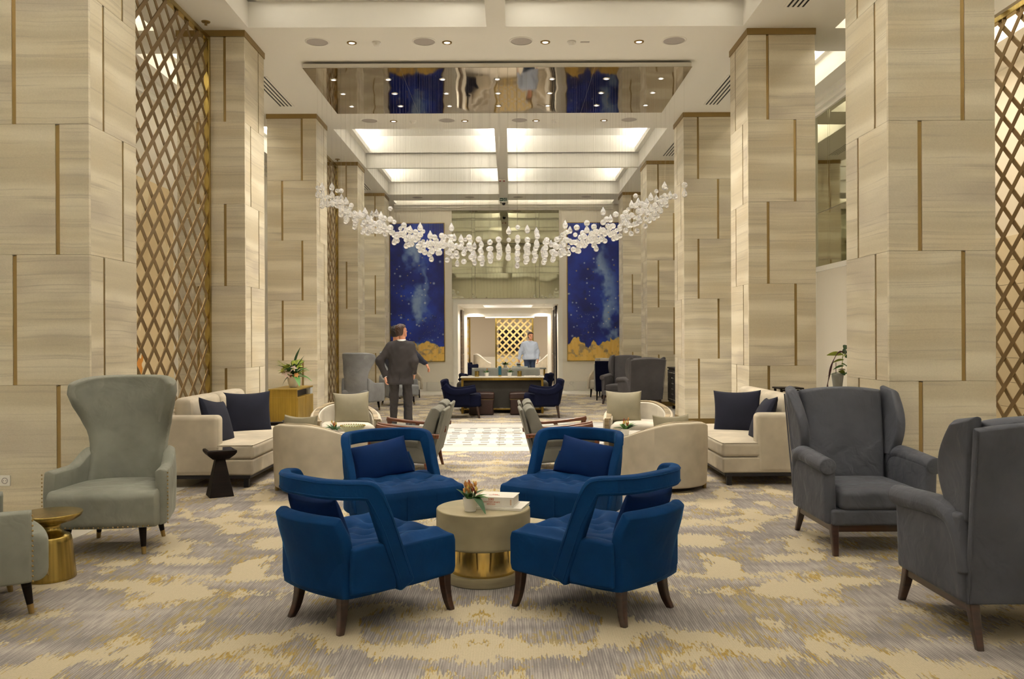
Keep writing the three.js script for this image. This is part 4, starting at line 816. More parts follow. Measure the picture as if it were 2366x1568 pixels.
// --- low lounge chairs with polished wooden arms (face +z) ---
function makeLounge() {
  const t = thing('wooden_arm_chair', '', 'chair', [0, 0, 0], 0, 'grey lounge chairs with wooden arms');
  part('seat', soft(0.56, 0.17, 0.64, 0.035, 14, q => { const k = (q.z + 0.32) / 0.64; q.y += 0.285 + 0.05 * k; }), M.olive, t);
  part('seat_cushion', soft(0.53, 0.1, 0.6, 0.04, 14, q => { const k = (q.z + 0.3) / 0.6; q.y += 0.4 + 0.045 * k + (q.y > 0 ? 0.015 * (1 - (q.x / 0.26) ** 2) : 0); q.z += 0.03; }), M.olive, t);
  part('backrest', pad((u, v) => { const s = u * 2 - 1; return V(s * 0.28, lerp(0.34, 0.785, v), -0.235 - 0.14 * v + 0.012 * Math.sin(v * PI)); }, (u, v) => lerp(0.17, 0.1, v), 20, 24, 0.1, 0.13), M.olive, t);
  part('back_panel', pad((u, v) => { const s = u * 2 - 1; return V(s * 0.285, lerp(0.2, 0.77, v), -0.3 - 0.155 * v); }, 0.035, 12, 18, 0.05, 0.05), M.olive, t);
  for (const s of [-1, 1]) {
    part('arm', bar(curve([[s * 0.315, 0.5, -0.4], [s * 0.315, 0.507, -0.3], [s * 0.318, 0.49, -0.18], [s * 0.318, 0.505, 0.05], [s * 0.318, 0.535, 0.3], [s * 0.318, 0.545, 0.36]], 30), V(1, 0, 0), q => 0.05 - 0.014 * Math.sin(q * PI), q => 0.036 + 0.022 * Math.sin(q * PI), 0.012, 4), M.mahogany, t);
    part('front_leg', bar(curve([[s * 0.318, 0.55, 0.345], [s * 0.318, 0.42, 0.325], [s * 0.318, 0.2, 0.33], [s * 0.318, 0, 0.36]], 14), V(1, 0, 0), q => 0.058 - 0.026 * q, q => 0.04 - 0.01 * q, 0.008, 3), M.mahogany, t);
    part('arm_brace', bar([V(s * 0.312, 0.5, -0.02), V(s * 0.312, 0.36, 0.07), V(s * 0.312, 0.26, 0.12)], V(1, 0, 0), 0.045, 0.025, 0.006, 3), M.mahogany, t);
    part('rear_leg', bar([V(s * 0.25, 0.21, -0.27), V(s * 0.252, 0.1, -0.29), V(s * 0.255, 0, -0.315)], V(0, 0, 1), q => 0.052 - 0.02 * q, q => 0.05 - 0.02 * q, 0.006, 3), M.mahogany, t);
    for (const z of [-0.375, -0.335]) part('bolt', cyl(0.008, 0.008, -0.004, 0.004, 12).rotateZ(PI / 2).translate(s * 0.337, 0.502, z), M.brass, t);
  }
  return t;
}
const LOUNGE = makeLounge();
[[-0.975, 9.06, -1, 0.04, 'grey lounge chair with wooden arms on the left, nearer of the pair'], [-0.975, 9.93, -1, 0.02, 'grey lounge chair with wooden arms on the left, farther of the pair'], [0.72, 9.06, 1, 0.04, 'grey lounge chair with wooden arms on the right, nearer of the pair'], [0.72, 9.93, 1, 0.02, 'grey lounge chair with wooden arms on the right, farther of the pair']].forEach(([x, d, fx, fd, label], i) => {
  if (i) dup(LOUNGE, [x, 0, -d], face(fx, fd), label); else { LOUNGE.position.set(x, 0, -d); LOUNGE.rotation.y = face(fx, fd); LOUNGE.userData.label = label; }
});
// low tables between them, with a bowl on one and a plant on the other
function makeLowTable(label, pos) {
  const t = thing('low_table', label, 'coffee table', pos);
  part('top', lathe([[0.001, 0.395], [0.36, 0.395], [0.365, 0.4], [0.365, 0.415], [0.36, 0.42], [0.001, 0.42]], 48), M.marble, t); part('stem', lathe([[0.19, 0], [0.19, 0.012], [0.03, 0.03], [0.026, 0.38], [0.08, 0.395]], 32), M.brass, t); return t;
}
const LT = makeLowTable('low round table on the left under the celadon bowl', [-1.76, 0, -9.62]);
dup(LT, [1.62, 0, -9.62], 0, 'low round table on the right under a potted plant');
{
  const t = thing('celadon_bowl', 'pale green footed bowl with a beaded gold rim on the left low table', 'bowl', [-1.62, 0.42, -9.55]);
  part('bowl', lathe([[0.001, 0], [0.05, 0], [0.052, 0.008], [0.045, 0.016], [0.09, 0.045], [0.128, 0.085], [0.138, 0.115], [0.133, 0.115], [0.12, 0.085], [0.08, 0.05], [0.001, 0.04]], 48), std({ color: 0xb4b896, roughness: 0.3 }), t);
  const beads = []; for (let i = 0; i < 30; i++) { const a = i / 30 * 2 * PI; beads.push(new THREE.SphereGeometry(0.007, 8, 6).translate(0.136 * Math.cos(a), 0.117, 0.136 * Math.sin(a))); }
  part('beaded_rim', merge(beads), M.brass, t).userData.kind = 'stuff';
  posy('posy_pot', 'small leafy plant in a white pot beside the celadon bowl', [-1.84, 0.42, -9.6], 0.07, 0.032, 0.042, 8, 18, 8, 1.1);
  posy('posy_pot', 'small leafy plant with orange buds on the right low table', [1.45, 0.42, -9.45], 0.075, 0.035, 0.046, 12, 22, 12, 1.25);
}

// --- brass cabinet with a flower vase ---
{
  const t = thing('brass_cabinet', 'tall brass-faced cabinet in front of the third left column', 'cabinet', [-3.39, 0, -13.72]);
  part('body', rb(0.44, 0.64, 1.05, 0.004, 0, 0.4, 0), M.brassWood, t); part('top', rb(0.45, 0.02, 1.07, 0.003, 0, 0.84, 0), M.brassWood, t);
  part('niche_back', rb(0.36, 0.11, 1.0, 0.003, -0.03, 0.775, 0), M.black, t); part('side', rb(0.44, 0.11, 0.03, 0.003, 0, 0.775, 0.51), M.brassWood, t); part('side', rb(0.44, 0.11, 0.16, 0.003, 0, 0.775, -0.44), M.paleGrey, t);
  part('door', rb(0.012, 0.6, 0.5, 0.003, 0.225, 0.41, 0.26), M.brassWood, t); part('door', rb(0.012, 0.6, 0.5, 0.003, 0.225, 0.41, -0.26), M.brassWood, t);
  part('plinth', rb(0.4, 0.08, 1.0, 0.003, 0, 0.04, 0), M.black, t);
  t.position.y = -0.11 + 0.0; t.children.forEach(c => { if (c.name === 'plinth') c.position.y = 0.11; });
  const v = thing('flower_vase', 'white vase of lilies and green leaves on the brass cabinet', 'flower vase', [-3.37, 0.74, -13.75]); const r = rng(21);
  part('vase', lathe([[0.001, 0], [0.055, 0], [0.06, 0.006], [0.085, 0.07], [0.095, 0.13], [0.092, 0.175], [0.088, 0.182], [0.084, 0.178], [0.08, 0.15], [0.001, 0.14]], 40), M.white, v);
  const add = (L, w, from, yaw, pitch, m, bend = 0.3) => part('leaf', aim(leafGeom(L, w, bend, 0.2, 9), from, yaw, pitch, r() - 0.5), m, v);
  add(0.32, 0.15, [0.02, 0.34, 0], 0.6, 1.35, M.leafDark, 0.1); add(0.3, 0.13, [0.03, 0.25, 0.02], 0.2, 1.15, M.leafDark, 0.1); add(0.22, 0.12, [0.06, 0.3, 0], -0.3, 0.3, M.leaf, 0.5); add(0.26, 0.13, [0.06, 0.2, 0.02], -0.2, 0.1, M.leaf, 0.5); add(0.24, 0.1, [0.04, 0.19, 0.04], -1.0, -0.1, M.leaf, 0.6); add(0.2, 0.1, [0, 0.25, 0.03], -2.0, 0.6, M.leafDark); add(0.2, 0.08, [-0.04, 0.19, 0.03], -2.6, -0.5, M.leafDark, 0.4);
  for (let k = 0; k < 48; k++) { const a = r() * 6.28, L = 0.12 + r() * 0.13; add(L, L * 0.4, [0.05 * Math.cos(a), 0.17 + r() * 0.14, 0.05 * Math.sin(a)], a + r() - 0.5, 0.1 + r() * 1.1, [M.leaf, M.leafDark, M.leafLime][k % 3]); }
  for (let k = 0; k < 9; k++) { const a = 2.5 + r() * 1.3; part('grass_blade', bar(curve([[0, 0.17, 0], [0.1 * Math.cos(a), 0.28 + 0.08 * r(), 0.03], [(0.24 + 0.08 * r()) * Math.cos(a), 0.36 + 0.09 * r(), 0.05 * r()]], 10), V(0, 0, 1), q => 0.005 - 0.003 * q, 0.0016, 0.0006, 1), M.leafLime, v); }
  for (const [x, y, z, m, R] of [[-0.06, 0.21, 0.09, M.petalPink, 0.075], [0.02, 0.31, 0.08, M.petalPink, 0.06], [-0.13, 0.24, 0.05, M.petalPink, 0.06], [-0.17, 0.27, 0.02, M.petalYellow, 0.045], [0.07, 0.2, 0.09, M.petalOrange, 0.05], [0.1, 0.34, 0.03, M.leafLime, 0.06], [0.02, 0.4, 0.04, M.leafLime, 0.05], [-0.08, 0.34, 0.04, M.leafLime, 0.055], [-0.02, 0.19, 0.1, M.petalRed, 0.035], [-0.13, 0.33, 0.02, M.leafLime, 0.05], [0.12, 0.42, 0, M.leafLime, 0.045]]) flower(R, 6, m, M.leafLime, v, [x, y, z], 1.0, x * 3);
}
// --- plant and dark ornament behind the right sofa ---
{
  const c = thing('plant_stand', 'grey plinth in the right aisle under the tall plant', 'plinth', [4.72, 0, -11.75]); part('shaft', rb(0.36, 0.7, 0.36, 0.01, 0, 0.36, 0), M.paleGrey, c); part('base', rb(0.4, 0.03, 0.4, 0.006, 0, 0.015, 0), M.paleGrey, c);
  const t = thing('tall_plant', 'exotic plant with a dark arching stem in a grey vase in the right aisle', 'plant', [4.72, 0.71, -11.75]); const r = rng(31);
  part('vase', lathe([[0.001, 0], [0.07, 0], [0.075, 0.008], [0.06, 0.1], [0.08, 0.26], [0.075, 0.3], [0.06, 0.28], [0.001, 0.2]], 32), M.paleGrey, t);
  const stem = std({ color: 0x4a1f24, roughness: 0.6 });
  part('arching_stem', bar(curve([[-0.14, 0.0, 0.05], [-0.16, 0.12, 0.05], [-0.14, 0.24, 0.05], [-0.1, 0.42, 0.05], [-0.02, 0.57, 0.04], [0.05, 0.6, 0.02], [0.12, 0.56, 0]], 30), V(0, 0, 1), q => 0.03 * (0.7 + 0.5 * Math.sin(q * 18)) * (1 - q * 0.4), 0.02, 0.008, 3), stem, t);
  part('thin_stem', limb([-0.02, 0.1, 0], [-0.03, 0.45, 0.02], 0.006, 0.004, 8), stem, t); part('thin_stem', limb([0.05, 0.2, 0], [0.07, 0.6, 0.02], 0.006, 0.004, 8), M.leafLime, t);
  for (let k = 0; k < 16; k++) { const a = r() * 6.28, L = 0.1 + r() * 0.12; part('leaf', aim(leafGeom(L, L * 0.45, 0.3, 0.3, 7), [0.05 + r() * 0.06, 0.28 + r() * 0.36, 0.02], a, r() * 0.9 - 0.2, r()), [M.leafDark, M.leaf, M.leafLime][k % 3], t); }
  part('leaf', aim(leafGeom(0.24, 0.06, 0.3, 0.2, 8), [0.08, 0.32, 0.03], 3.0, 0.0), M.leaf, t); part('bloom', aim(leafGeom(0.16, 0.05, 0.3, 0.4, 8), [0.08, 0.3, 0.04], 3.3, -0.7), M.petalYellow, t); part('bloom', aim(leafGeom(0.1, 0.07, 0.3, 0.6, 8), [0.09, 0.34, 0.04], 3.2, 0.3), M.petalPink, t);
  const o = thing('fretwork_stand', 'dark fretwork stand behind the back of the right sofa', 'stand', [3.6, 0, -10.45]);
  part('top', rb(0.3, 0.018, 0.3, 0.004, 0, 0.885, 0), M.darkWood, o); for (const [x, z] of [[-0.12, 0.12], [0.12, 0.12], [-0.12, -0.12], [0.12, -0.12]]) part('leg', rb(0.026, 0.876, 0.026, 0.004, x, 0.438, z), M.darkWood, o);
  for (const x of [-0.085, 0.085]) part('scroll', new THREE.TorusGeometry(0.032, 0.01, 8, 20).translate(x, 0.83, 0.12), M.darkWood, o); part('rail', rb(0.22, 0.02, 0.02, 0.004, 0, 0.785, 0.12), M.darkWood, o);
}
// wall socket on the nearest left column
{
  const t = thing('wall_socket', 'white wall socket low on the nearest left column', 'socket', [-3.9, 0.385, -6.8]); part('plate', rb(0.085, 0.085, 0.012, 0.004, 0, 0, 0.006), M.white, t); part('cup', new THREE.TorusGeometry(0.022, 0.004, 8, 24).translate(0, 0, 0.0125), M.grille, t);
  for (const x of [-0.009, 0.009]) part('hole', cyl(0.003, 0.003, -0.001, 0.001, 8).rotateX(PI / 2).translate(x, 0, 0.0125), M.black, t);
}

// =====================================================================================
// CHANDELIER, PAINTINGS, THE FAR SEATING
// =====================================================================================
{
  const t = thing('crystal_chandelier', 'wide sagging chandelier of clear glass balls and drops on fine wires under the mirror panel', 'chandelier', [0, 0, 0]); const r = rng(91);
  const glass = phy({ color: 0xffffff, transmission: 0.82, thickness: 0.07, ior: 1.5, roughness: 0.05 });
  const ball = new THREE.SphereGeometry(0.044, 18, 12), small = new THREE.SphereGeometry(0.035, 16, 10), drop = lathe([[0.001, -0.05], [0.024, -0.043], [0.038, -0.022], [0.042, 0.0], [0.035, 0.026], [0.02, 0.052], [0.008, 0.076], [0.001, 0.084]], 18);
  const wire = [], extra = []; let n = 0;
  for (let row = 0; row < 6; row++) for (let i = 0; i < 41; i++) {
    const x = -2.86 + i * 0.143 + (r() - 0.5) * 0.012, d = 12.32 + row * 0.36 + (r() - 0.5) * 0.02; if (Math.abs(x) > 2.78 || (Math.abs(x) > 2.6 && r() < 0.45)) continue;
    const y = 2.9 + 0.116 * x * x + (r() - 0.5) * 0.2; const k = r();
    wire.push(limb([x, y, -d], [x, HC - 0.102, -d], 0.0006, 0.0006, 3));
    const list = [[k < 0.5 ? ball : k < 0.75 ? small : drop, y]]; const q = r();
    if (q < 0.65) list.push([q < 0.3 ? drop : ball, y - 0.1 - r() * 0.03]); if (r() < 0.22) list.push([r() < 0.5 ? drop : small, y + 0.11 + r() * 0.06]);
    for (const [g, yy] of list) { if (n < 290) { n++; const m = part('crystal', g, glass, t); m.position.set(x, yy, -d); } else extra.push(g.clone().translate(x, yy, -d)); }
  }
  part('crystal_rest', merge(extra), glass, t).userData.kind = 'stuff';
  part('suspension_wire', merge(wire), M.chrome, t).userData.kind = 'stuff';
}
// two tall paintings: deep blue above a ragged band of gold, with a pale plume and sparks
function painting(label, x0, x1, seed, plume) {
  const w = x1 - x0, h = 4.03, nz = fbm(seed, 3, 8, 5), fine = fbm(seed + 1, 12, 30, 4), cl = fbm(seed + 2, 4, 10, 4), edge = fbm(seed + 3, 7, 7, 4), wide = noise2(seed + 4, 10, 1), r = rng(seed + 5), crack = fbm(seed + 6, 14, 36, 3);
  const dots = []; for (let k = 0; k < 46; k++) dots.push([r(), 0.14 + r() * 0.62, 0.006 + 0.008 * r() * r(), r()]); for (let k = 0; k < 40; k++) dots.push([plume[0][0] > 0.5 ? 0.15 + r() * 0.35 : 0.6 + r() * 0.35, 0.14 + r() * 0.2, 0.0025, r()]);
  const T = tex(360, 960, (u, v) => { // v = 0 at the bottom
    const top = 0.09 + 0.045 * (edge(u, 0.3) - 0.35) + 0.05 * wide(u * 10, 0.5) + (plume[0][0] > 0.5 ? 0.05 * smooth(u, 0.85, 1) + 0.03 * smooth(Math.abs(u - 0.52), 0.3, 0.05) : 0.0) + 0.03 * (fine(u, v) - 0.5);
    let c = mix3([12, 26, 104], [30, 66, 186], clamp(nz(u, v) * 1.5 - 0.35, 0, 1)); c = mix3(c, [22, 30, 70], smooth(fine(u, v), 0.6, 0.85) * 0.5);
    let px = 0; for (let k = 1; k < plume.length; k++) if (v <= plume[k - 1][1] && v >= plume[k][1]) px = lerp(plume[k - 1][0], plume[k][0], (plume[k - 1][1] - v) / (plume[k - 1][1] - plume[k][1]));
    if (px) { const d = Math.abs(u - px + (cl(u, v) - 0.5) * 0.5) / 0.2; c = mix3(c, mix3([104, 134, 186], [168, 186, 205], cl(v, u)), Math.max(0, 1 - d * d) * smooth(cl(u, v), 0.3, 0.62) * 0.95); }
    for (const [a, b, s, q] of dots) { const e = Math.hypot((u - a) * w / h, v - b); if (e < s) c = mix3(c, q < 0.4 ? [222, 170, 96] : [226, 222, 214], 0.9 * (1 - e / s)); }
    if (v > 0.965) c = mix3(c, [86, 112, 160], (v - 0.965) * 14 * fine(u * 2, v));
    const gold = smooth(top - v, -0.004, 0.006); if (gold > 0) c = mix3(c, mix3(mix3([222, 176, 76], [236, 202, 120], fine(v, u)), [158, 124, 70], smooth(crack(u, v), 0.6, 0.8) * 0.5), gold * (0.7 + 0.3 * smooth(fine(u, v), 0.25, 0.5)));
    return c;
  });
  const t = thing('painting', label, 'painting', [(x0 + x1) / 2, 2.892, -D_BACK]);
  const g = new RoundedBoxGeometry(w, h, 0.05, 2, 0.006); const p = g.attributes.position, uv = g.attributes.uv; for (let i = 0; i < p.count; i++) uv.setXY(i, p.getX(i) / w + 0.5, p.getY(i) / h + 0.5); g.translate(0, 0, 0.045);
  part('canvas', g, std({ map: T, roughness: 0.6 }), t);
  for (const s of [-1, 1]) { part('frame_side', rb(0.02, h + 0.04, 0.06, 0.003, s * (w / 2 + 0.01), 0, 0.03), M.brassWood, t); part('frame_edge', rb(w, 0.02, 0.06, 0.003, 0, s * (h / 2 + 0.01), 0.03), M.brassWood, t); }
}
painting('tall blue and gold painting on the left of the far doorway', -3.34, -1.77, 101, [[0.45, 0.95], [0.5, 0.72], [0.62, 0.55], [0.55, 0.38], [0.66, 0.24], [0.6, 0.1]]);
painting('tall blue and gold painting on the right of the far doorway', 1.854, 3.366, 131, [[0.55, 0.95], [0.6, 0.75], [0.78, 0.6], [0.82, 0.45], [0.9, 0.25], [0.98, 0.14]]);
{ // orange and cream patched panel on the left aisle wall, seen through the lattice
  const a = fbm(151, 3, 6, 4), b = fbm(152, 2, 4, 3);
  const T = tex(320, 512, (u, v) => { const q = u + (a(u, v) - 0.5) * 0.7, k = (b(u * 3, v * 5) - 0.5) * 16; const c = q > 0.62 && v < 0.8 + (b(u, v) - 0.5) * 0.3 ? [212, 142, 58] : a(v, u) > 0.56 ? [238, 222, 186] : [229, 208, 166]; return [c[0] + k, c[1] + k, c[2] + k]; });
  const t = thing('painting', 'large orange and cream patched panel behind the near left lattice', 'painting', [-WX, 2.35, -12.75]);
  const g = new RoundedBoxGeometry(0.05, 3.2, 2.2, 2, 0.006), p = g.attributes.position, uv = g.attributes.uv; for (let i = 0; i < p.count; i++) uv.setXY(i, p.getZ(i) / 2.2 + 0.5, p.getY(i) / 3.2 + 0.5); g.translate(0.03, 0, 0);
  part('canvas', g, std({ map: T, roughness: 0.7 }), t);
}

// --- far pair of grey chairs at the left, cream chairs by the far wall ---
M.greyPale = phy({ color: 0xb0b3b8, map: napTex, bumpMap: crushBump, bumpScale: 0.012, roughness: 0.8, sheen: 1, sheenColor: new THREE.Color(0xb4b8c0), sheenRoughness: 0.4 });
for (const [p, f, label] of [[[-3.0, 0, -18.0], face(0.35, 0.94), 'tall grey chair far on the left with its back to the camera'], [[-2.45, 0, -19.6], face(0.75, -0.66), 'tall grey chair half hidden behind the standing man in the dark suit']]) dup(TALL, p, f, label).traverse(o => { if (o.material === M.greyGreen) o.material = M.greyPale; });
const FARWING = makeWingChair('wing_chair', 'tall grey wing chair far on the right with its back to the camera', M.slatePale || (M.slatePale = phy({ color: 0x6a676b, map: napTex, bumpMap: crushBump, bumpScale: 0.01, roughness: 0.8, sheen: 0.8, sheenColor: new THREE.Color(0x8f8c94), sheenRoughness: 0.4 })), [2.98, 0, -18.3], face(-0.22, 0.97), 'far wing chairs');
dup(FARWING, [2.78, 0, -19.7], face(-0.45, -0.9), 'tall grey wing chair far on the right facing the camera');
FARWING.scale.y = 0.99;
function makeCreamWing(label, pos, turn, pillowMat, plabel) {
  const t = thing('cream_wing_chair', label, 'chair', pos, turn);
  part('seat', soft(0.62, 0.24, 0.62, 0.05, 12, q => { q.y += 0.33; }), M.creamLight, t);
  part('backrest', pad((u, v) => { const s = u * 2 - 1; return V(s * 0.31, lerp(0.3, 1.0, v), -0.27 - 0.12 * v); }, 0.1, 16, 18, 0.1, 0.08), M.creamLight, t);
  for (const s of [-1, 1]) { part('wing', pad((u, v) => { const y = lerp(0.22, 1.0, v), f = lerp(0.62, 0.2, smooth(v, 0.35, 0.75)); return V(s * (0.33 + 0.02 * u), y, -0.3 - 0.1 * v + f * u); }, 0.06, 14, 16, 0.1, 0.06), M.cream, t);
    for (const z of [0.24, -0.28]) part('leg', limb([s * 0.29, 0, z * 1.1], [s * 0.28, 0.22, z], 0.016, 0.028, 10), M.darkWood, t); }
  const c = single('small_cushion', pillow(0.4, 0.3, 0.13, 14), pillowMat, plabel, 'cushion', [pos[0] + 0.02 * Math.sin(turn), 0.6, pos[2] - 0.1 * Math.cos(turn)]); c.rotation.set(-0.25, turn, 0, 'YXZ'); return t;
}
M.mustard = std({ color: 0xc4a95f, roughness: 0.8 });
makeCreamWing('cream wing chair by the far wall on the right', [2.62, 0, -21.9], face(-0.5, -0.86), M.mustard, 'yellow cushion in the cream wing chair on the right');
makeCreamWing('cream wing chair by the far wall on the left, beside the suited man', [-2.58, 0, -21.9], face(0.6, -0.8), M.mustard, 'yellow cushion in the cream wing chair on the left');

// navy tub chairs facing each other (face +z)
function makeNavy(label, pos, turn) {
  const t = thing('navy_armchair', label, 'chair', pos, turn, 'navy armchairs');
  part('seat', soft(0.62, 0.24, 0.62, 0.045, 14, q => { if (q.y > 0) q.y += 0.02 * (1 - (q.x / 0.31) ** 2); q.y += 0.335; q.z += 0.06; }), M.navyChair, t);
  part('backrest', pad((u, v) => { const s = u * 2 - 1; return V(s * lerp(0.3, 0.32, v), lerp(0.24, 0.735, v), -0.26 - 0.1 * v + 0.05 * s * s); }, 0.12, 18, 20, 0.14, 0.14), M.navyChair, t);
  for (const s of [-1, 1]) { part('arm', bar(curve([[s * 0.315, 0.62, -0.33], [s * 0.325, 0.535, -0.24], [s * 0.33, 0.5, -0.1], [s * 0.335, 0.52, 0.1], [s * 0.33, 0.555, 0.26]], 26), V(1, 0, 0), q => 0.15 - 0.03 * q, 0.085, 0.038, 4), M.navyChair, t);
    part('side_panel', pad((u, v) => { const z = lerp(-0.3, 0.16, u); return V(s * 0.32, lerp(0.24, 0.5, v), z); }, 0.06, 10, 10, 0.1, 0.15), M.navyChair, t);
    for (const z of [0.3, -0.27]) part('leg', limb([s * 0.275, 0, z * 1.12], [s * 0.265, 0.225, z], 0.017, 0.03, 12), M.walnut, t); }
  return t;
}
const NAVY = makeNavy('navy armchair on the left before the console table, facing right', [-0.78, 0, -16.35], face(1, 0.05));
dup(NAVY, [0.8, 0, -16.35], face(-1, 0.05), 'navy armchair on the right before the console table, facing left');
dup(NAVY, [0.74, 0, -19.3], face(-0.9, 0.2), 'navy armchair behind the right end of the console table');
dup(NAVY, [-0.6, 0, -19.3], face(0.9, 0.2), 'navy armchair behind the left end of the console table');
function makeNavyBack(label, pos, turn) {
  const t = thing('navy_back_chair', label, 'chair', pos, turn);
  part('seat', soft(0.55, 0.2, 0.58, 0.04, 10, q => { q.y += 0.33; }), M.paleGrey, t); part('inner_back', pad((u, v) => V((u * 2 - 1) * 0.26, lerp(0.34, 0.95, v), -0.24 - 0.06 * v), 0.07, 12, 14, 0.1, 0.1), M.paleGrey, t);
  part('outer_back', pad((u, v) => V((u * 2 - 1) * 0.28, lerp(0.22, 0.97, v), -0.3 - 0.07 * v), 0.06, 12, 14, 0.06, 0.06), M.navyChair, t);
  for (const s of [-1, 1]) { part('arm', pad((u, v) => V(s * 0.3, lerp(0.24, lerp(0.9, 0.52, smooth(u, 0, 0.5)), v), lerp(-0.3, 0.22, u)), 0.06, 10, 12, 0.1, 0.1), M.paleGrey, t); for (const z of [0.24, -0.28]) part('leg', limb([s * 0.26, 0, z], [s * 0.25, 0.24, z], 0.015, 0.024, 10), M.darkWood, t); }
}
makeNavyBack('navy-backed grey chair far on the right, seen from behind', [2.62, 0, -20.85], face(0.35, 0.93));

// console table with a marble top, ottomans, the sofa behind it and what stands on it
{
  const t = thing('console_table', 'console table with a marble top and brass frame in the middle of the far lounge', 'console', [0, 0, -17.3]);
  part('frame_rail', rb(1.66, 0.05, 0.4, 0.004, 0.0, 0.7, 0), M.brassWood, t); for (const x of [-0.81, 0.81]) part('frame_leg', rb(0.045, 0.7, 0.4, 0.004, x, 0.35, 0), M.brassWood, t);
  part('marble_top', rb(1.7, 0.02, 0.44, 0.004, 0, 0.735, 0), M.marble, t); part('velvet_panel', rb(1.58, 0.56, 0.03, 0.008, 0, 0.39, 0.12), M.darkGrey, t); part('foot_rail', rb(1.6, 0.03, 0.03, 0.004, 0, 0.085, 0.12), M.brassWood, t);
  const sofa = (name, label, pos, turn, mat, back) => { const s = thing(name, label, 'sofa', pos, turn);
    part('base', rb(1.7, 0.2, 0.8, 0.03, 0, 0.22, 0), mat, s); for (const x of [-0.41, 0.41]) part('seat_cushion', rb(0.8, 0.13, 0.66, 0.04, x, 0.385, 0.06), mat, s);
    part('back', pad((u, v) => V((u * 2 - 1) * 0.85, lerp(0.12, back, v), -0.36 - 0.06 * v), 0.14, 20, 14, 0.04, 0.14), mat, s);
    for (const x of [-0.88, 0.88]) part('arm', soft(0.16, 0.5, 0.84, 0.06, 10, q => { q.x += x; q.y += 0.37; }), mat, s);
    for (const x of [-0.8, 0.8]) for (const z of [-0.34, 0.34]) part('leg', cyl(0.02, 0.025, 0, 0.13, 10, x, z), M.darkWood, s); return s; };
  sofa('grey_sofa', 'dark grey sofa backing onto the console table', [0, 0, -18.0], PI, M.darkGrey, 0.68);
  sofa('pale_sofa', 'pale grey sofa beyond the console table, facing the camera', [0.05, 0, -20.6], 0, M.paleGrey, 0.8);
  const ot = thing('ottoman', 'brown leather ottoman under the console table on the left', 'ottoman', [-0.42, 0, -16.98]);
  part('body', soft(0.5, 0.3, 0.46, 0.02, 10, q => { q.x *= 1 - 0.06 * (1 - (q.y / 0.15) ** 2); q.y += 0.16; }), M.leather, ot); part('lid', soft(0.52, 0.12, 0.48, 0.03, 10, q => { if (q.y > 0) q.y += 0.01 * (1 - (q.x / 0.26) ** 2); q.y += 0.375; }), M.leather, ot); part('seam', rb(0.5, 0.008, 0.46, 0.003, 0, 0.312, 0), M.bronze, ot); part('handle', rb(0.03, 0.05, 0.012, 0.005, 0, 0.2, 0.235), M.darkWood, ot);
  dup(ot, [0.4, 0, -16.98], 0, 'brown leather ottoman under the console table on the right');
  const cup = (label, x) => { const c = thing('brass_cup', label, 'candle holder', [x, 0.745, -17.25]); part('cup', lathe([[0.001, 0], [0.042, 0], [0.045, 0.004], [0.045, 0.112], [0.041, 0.112], [0.04, 0.02], [0.001, 0.02]], 28), M.brass, c); part('wax', cyl(0.038, 0.038, 0.02, 0.08, 20), M.white, c); };
  cup('brass candle cup on the left of the console table', -0.52); cup('brass candle cup on the right of the console table', 0.35);
  posy('posy_pot', 'white pot with a small plant left of the blue candle on the console', [-0.32, 0.745, -17.25], 0.085, 0.035, 0.046, 41, 22, 6, 0.9);
  posy('posy_pot', 'white pot with a small plant right of the blue candle on the console', [0.15, 0.745, -17.25], 0.085, 0.035, 0.046, 43, 22, 4, 0.9);
  const cd = thing('pillar_candle', 'tall teal pillar candle in a brass holder on the console table', 'candle', [-0.05, 0.745, -17.25]); part('holder', lathe([[0.001, 0], [0.03, 0], [0.03, 0.035], [0.001, 0.035]], 20), M.brass, cd); part('candle', cyl(0.032, 0.032, 0.035, 0.21, 24), std({ color: 0x1f5a70, roughness: 0.45 }), cd); part('wick', cyl(0.002, 0.002, 0.21, 0.222, 6), M.black, cd);
  const tr = thing('flat_book', 'flat pale magazine at the right end of the console table', 'book', [0.56, 0.745, -17.22], 0.1); part('cover', rb(0.24, 0.014, 0.17, 0.003, 0, 0.007, 0), M.white, tr); part('cover_print', rb(0.16, 0.001, 0.1, 0.0004, 0, 0.0145, 0), M.petalPink, tr);
  // table with books farther back
  const bt = thing('book_table', 'narrow pale table behind the pale sofa', 'table', [0.55, 0, -22.1]); part('top', rb(1.1, 0.03, 0.45, 0.005, 0, 0.74, 0), M.paleGrey, bt); for (const x of [-0.5, 0.5]) part('leg', rb(0.04, 0.73, 0.4, 0.004, x, 0.365, 0), M.brassWood, bt);
  const bb = thing('flat_book', 'pale blue book lying on the table behind the pale sofa', 'book', [0.42, 0.755, -22.1]); part('cover', rb(0.4, 0.04, 0.28, 0.004, 0, 0.02, 0), std({ color: 0x8fa9b8, roughness: 0.6 }), bb); part('page_block', rb(0.39, 0.026, 0.275, 0.003, 0.004, 0.02, 0.004), M.white, bb);
  const mg = thing('white_mug', 'white mug with a dark band standing on the pale blue book', 'mug', [0.38, 0.795, -22.1]); part('body', lathe([[0.001, 0], [0.05, 0], [0.052, 0.1], [0.047, 0.1], [0.045, 0.01], [0.001, 0.01]], 24), M.white, mg); part('band', lathe([[0.0525, 0.03], [0.053, 0.06]], 24), M.black, mg);
  posy('posy_pot', 'dark leafy plant on the table behind the pale sofa', [0.03, 0.755, -22.05], 0.09, 0.04, 0.05, 47, 30, 0, 1.3);
}
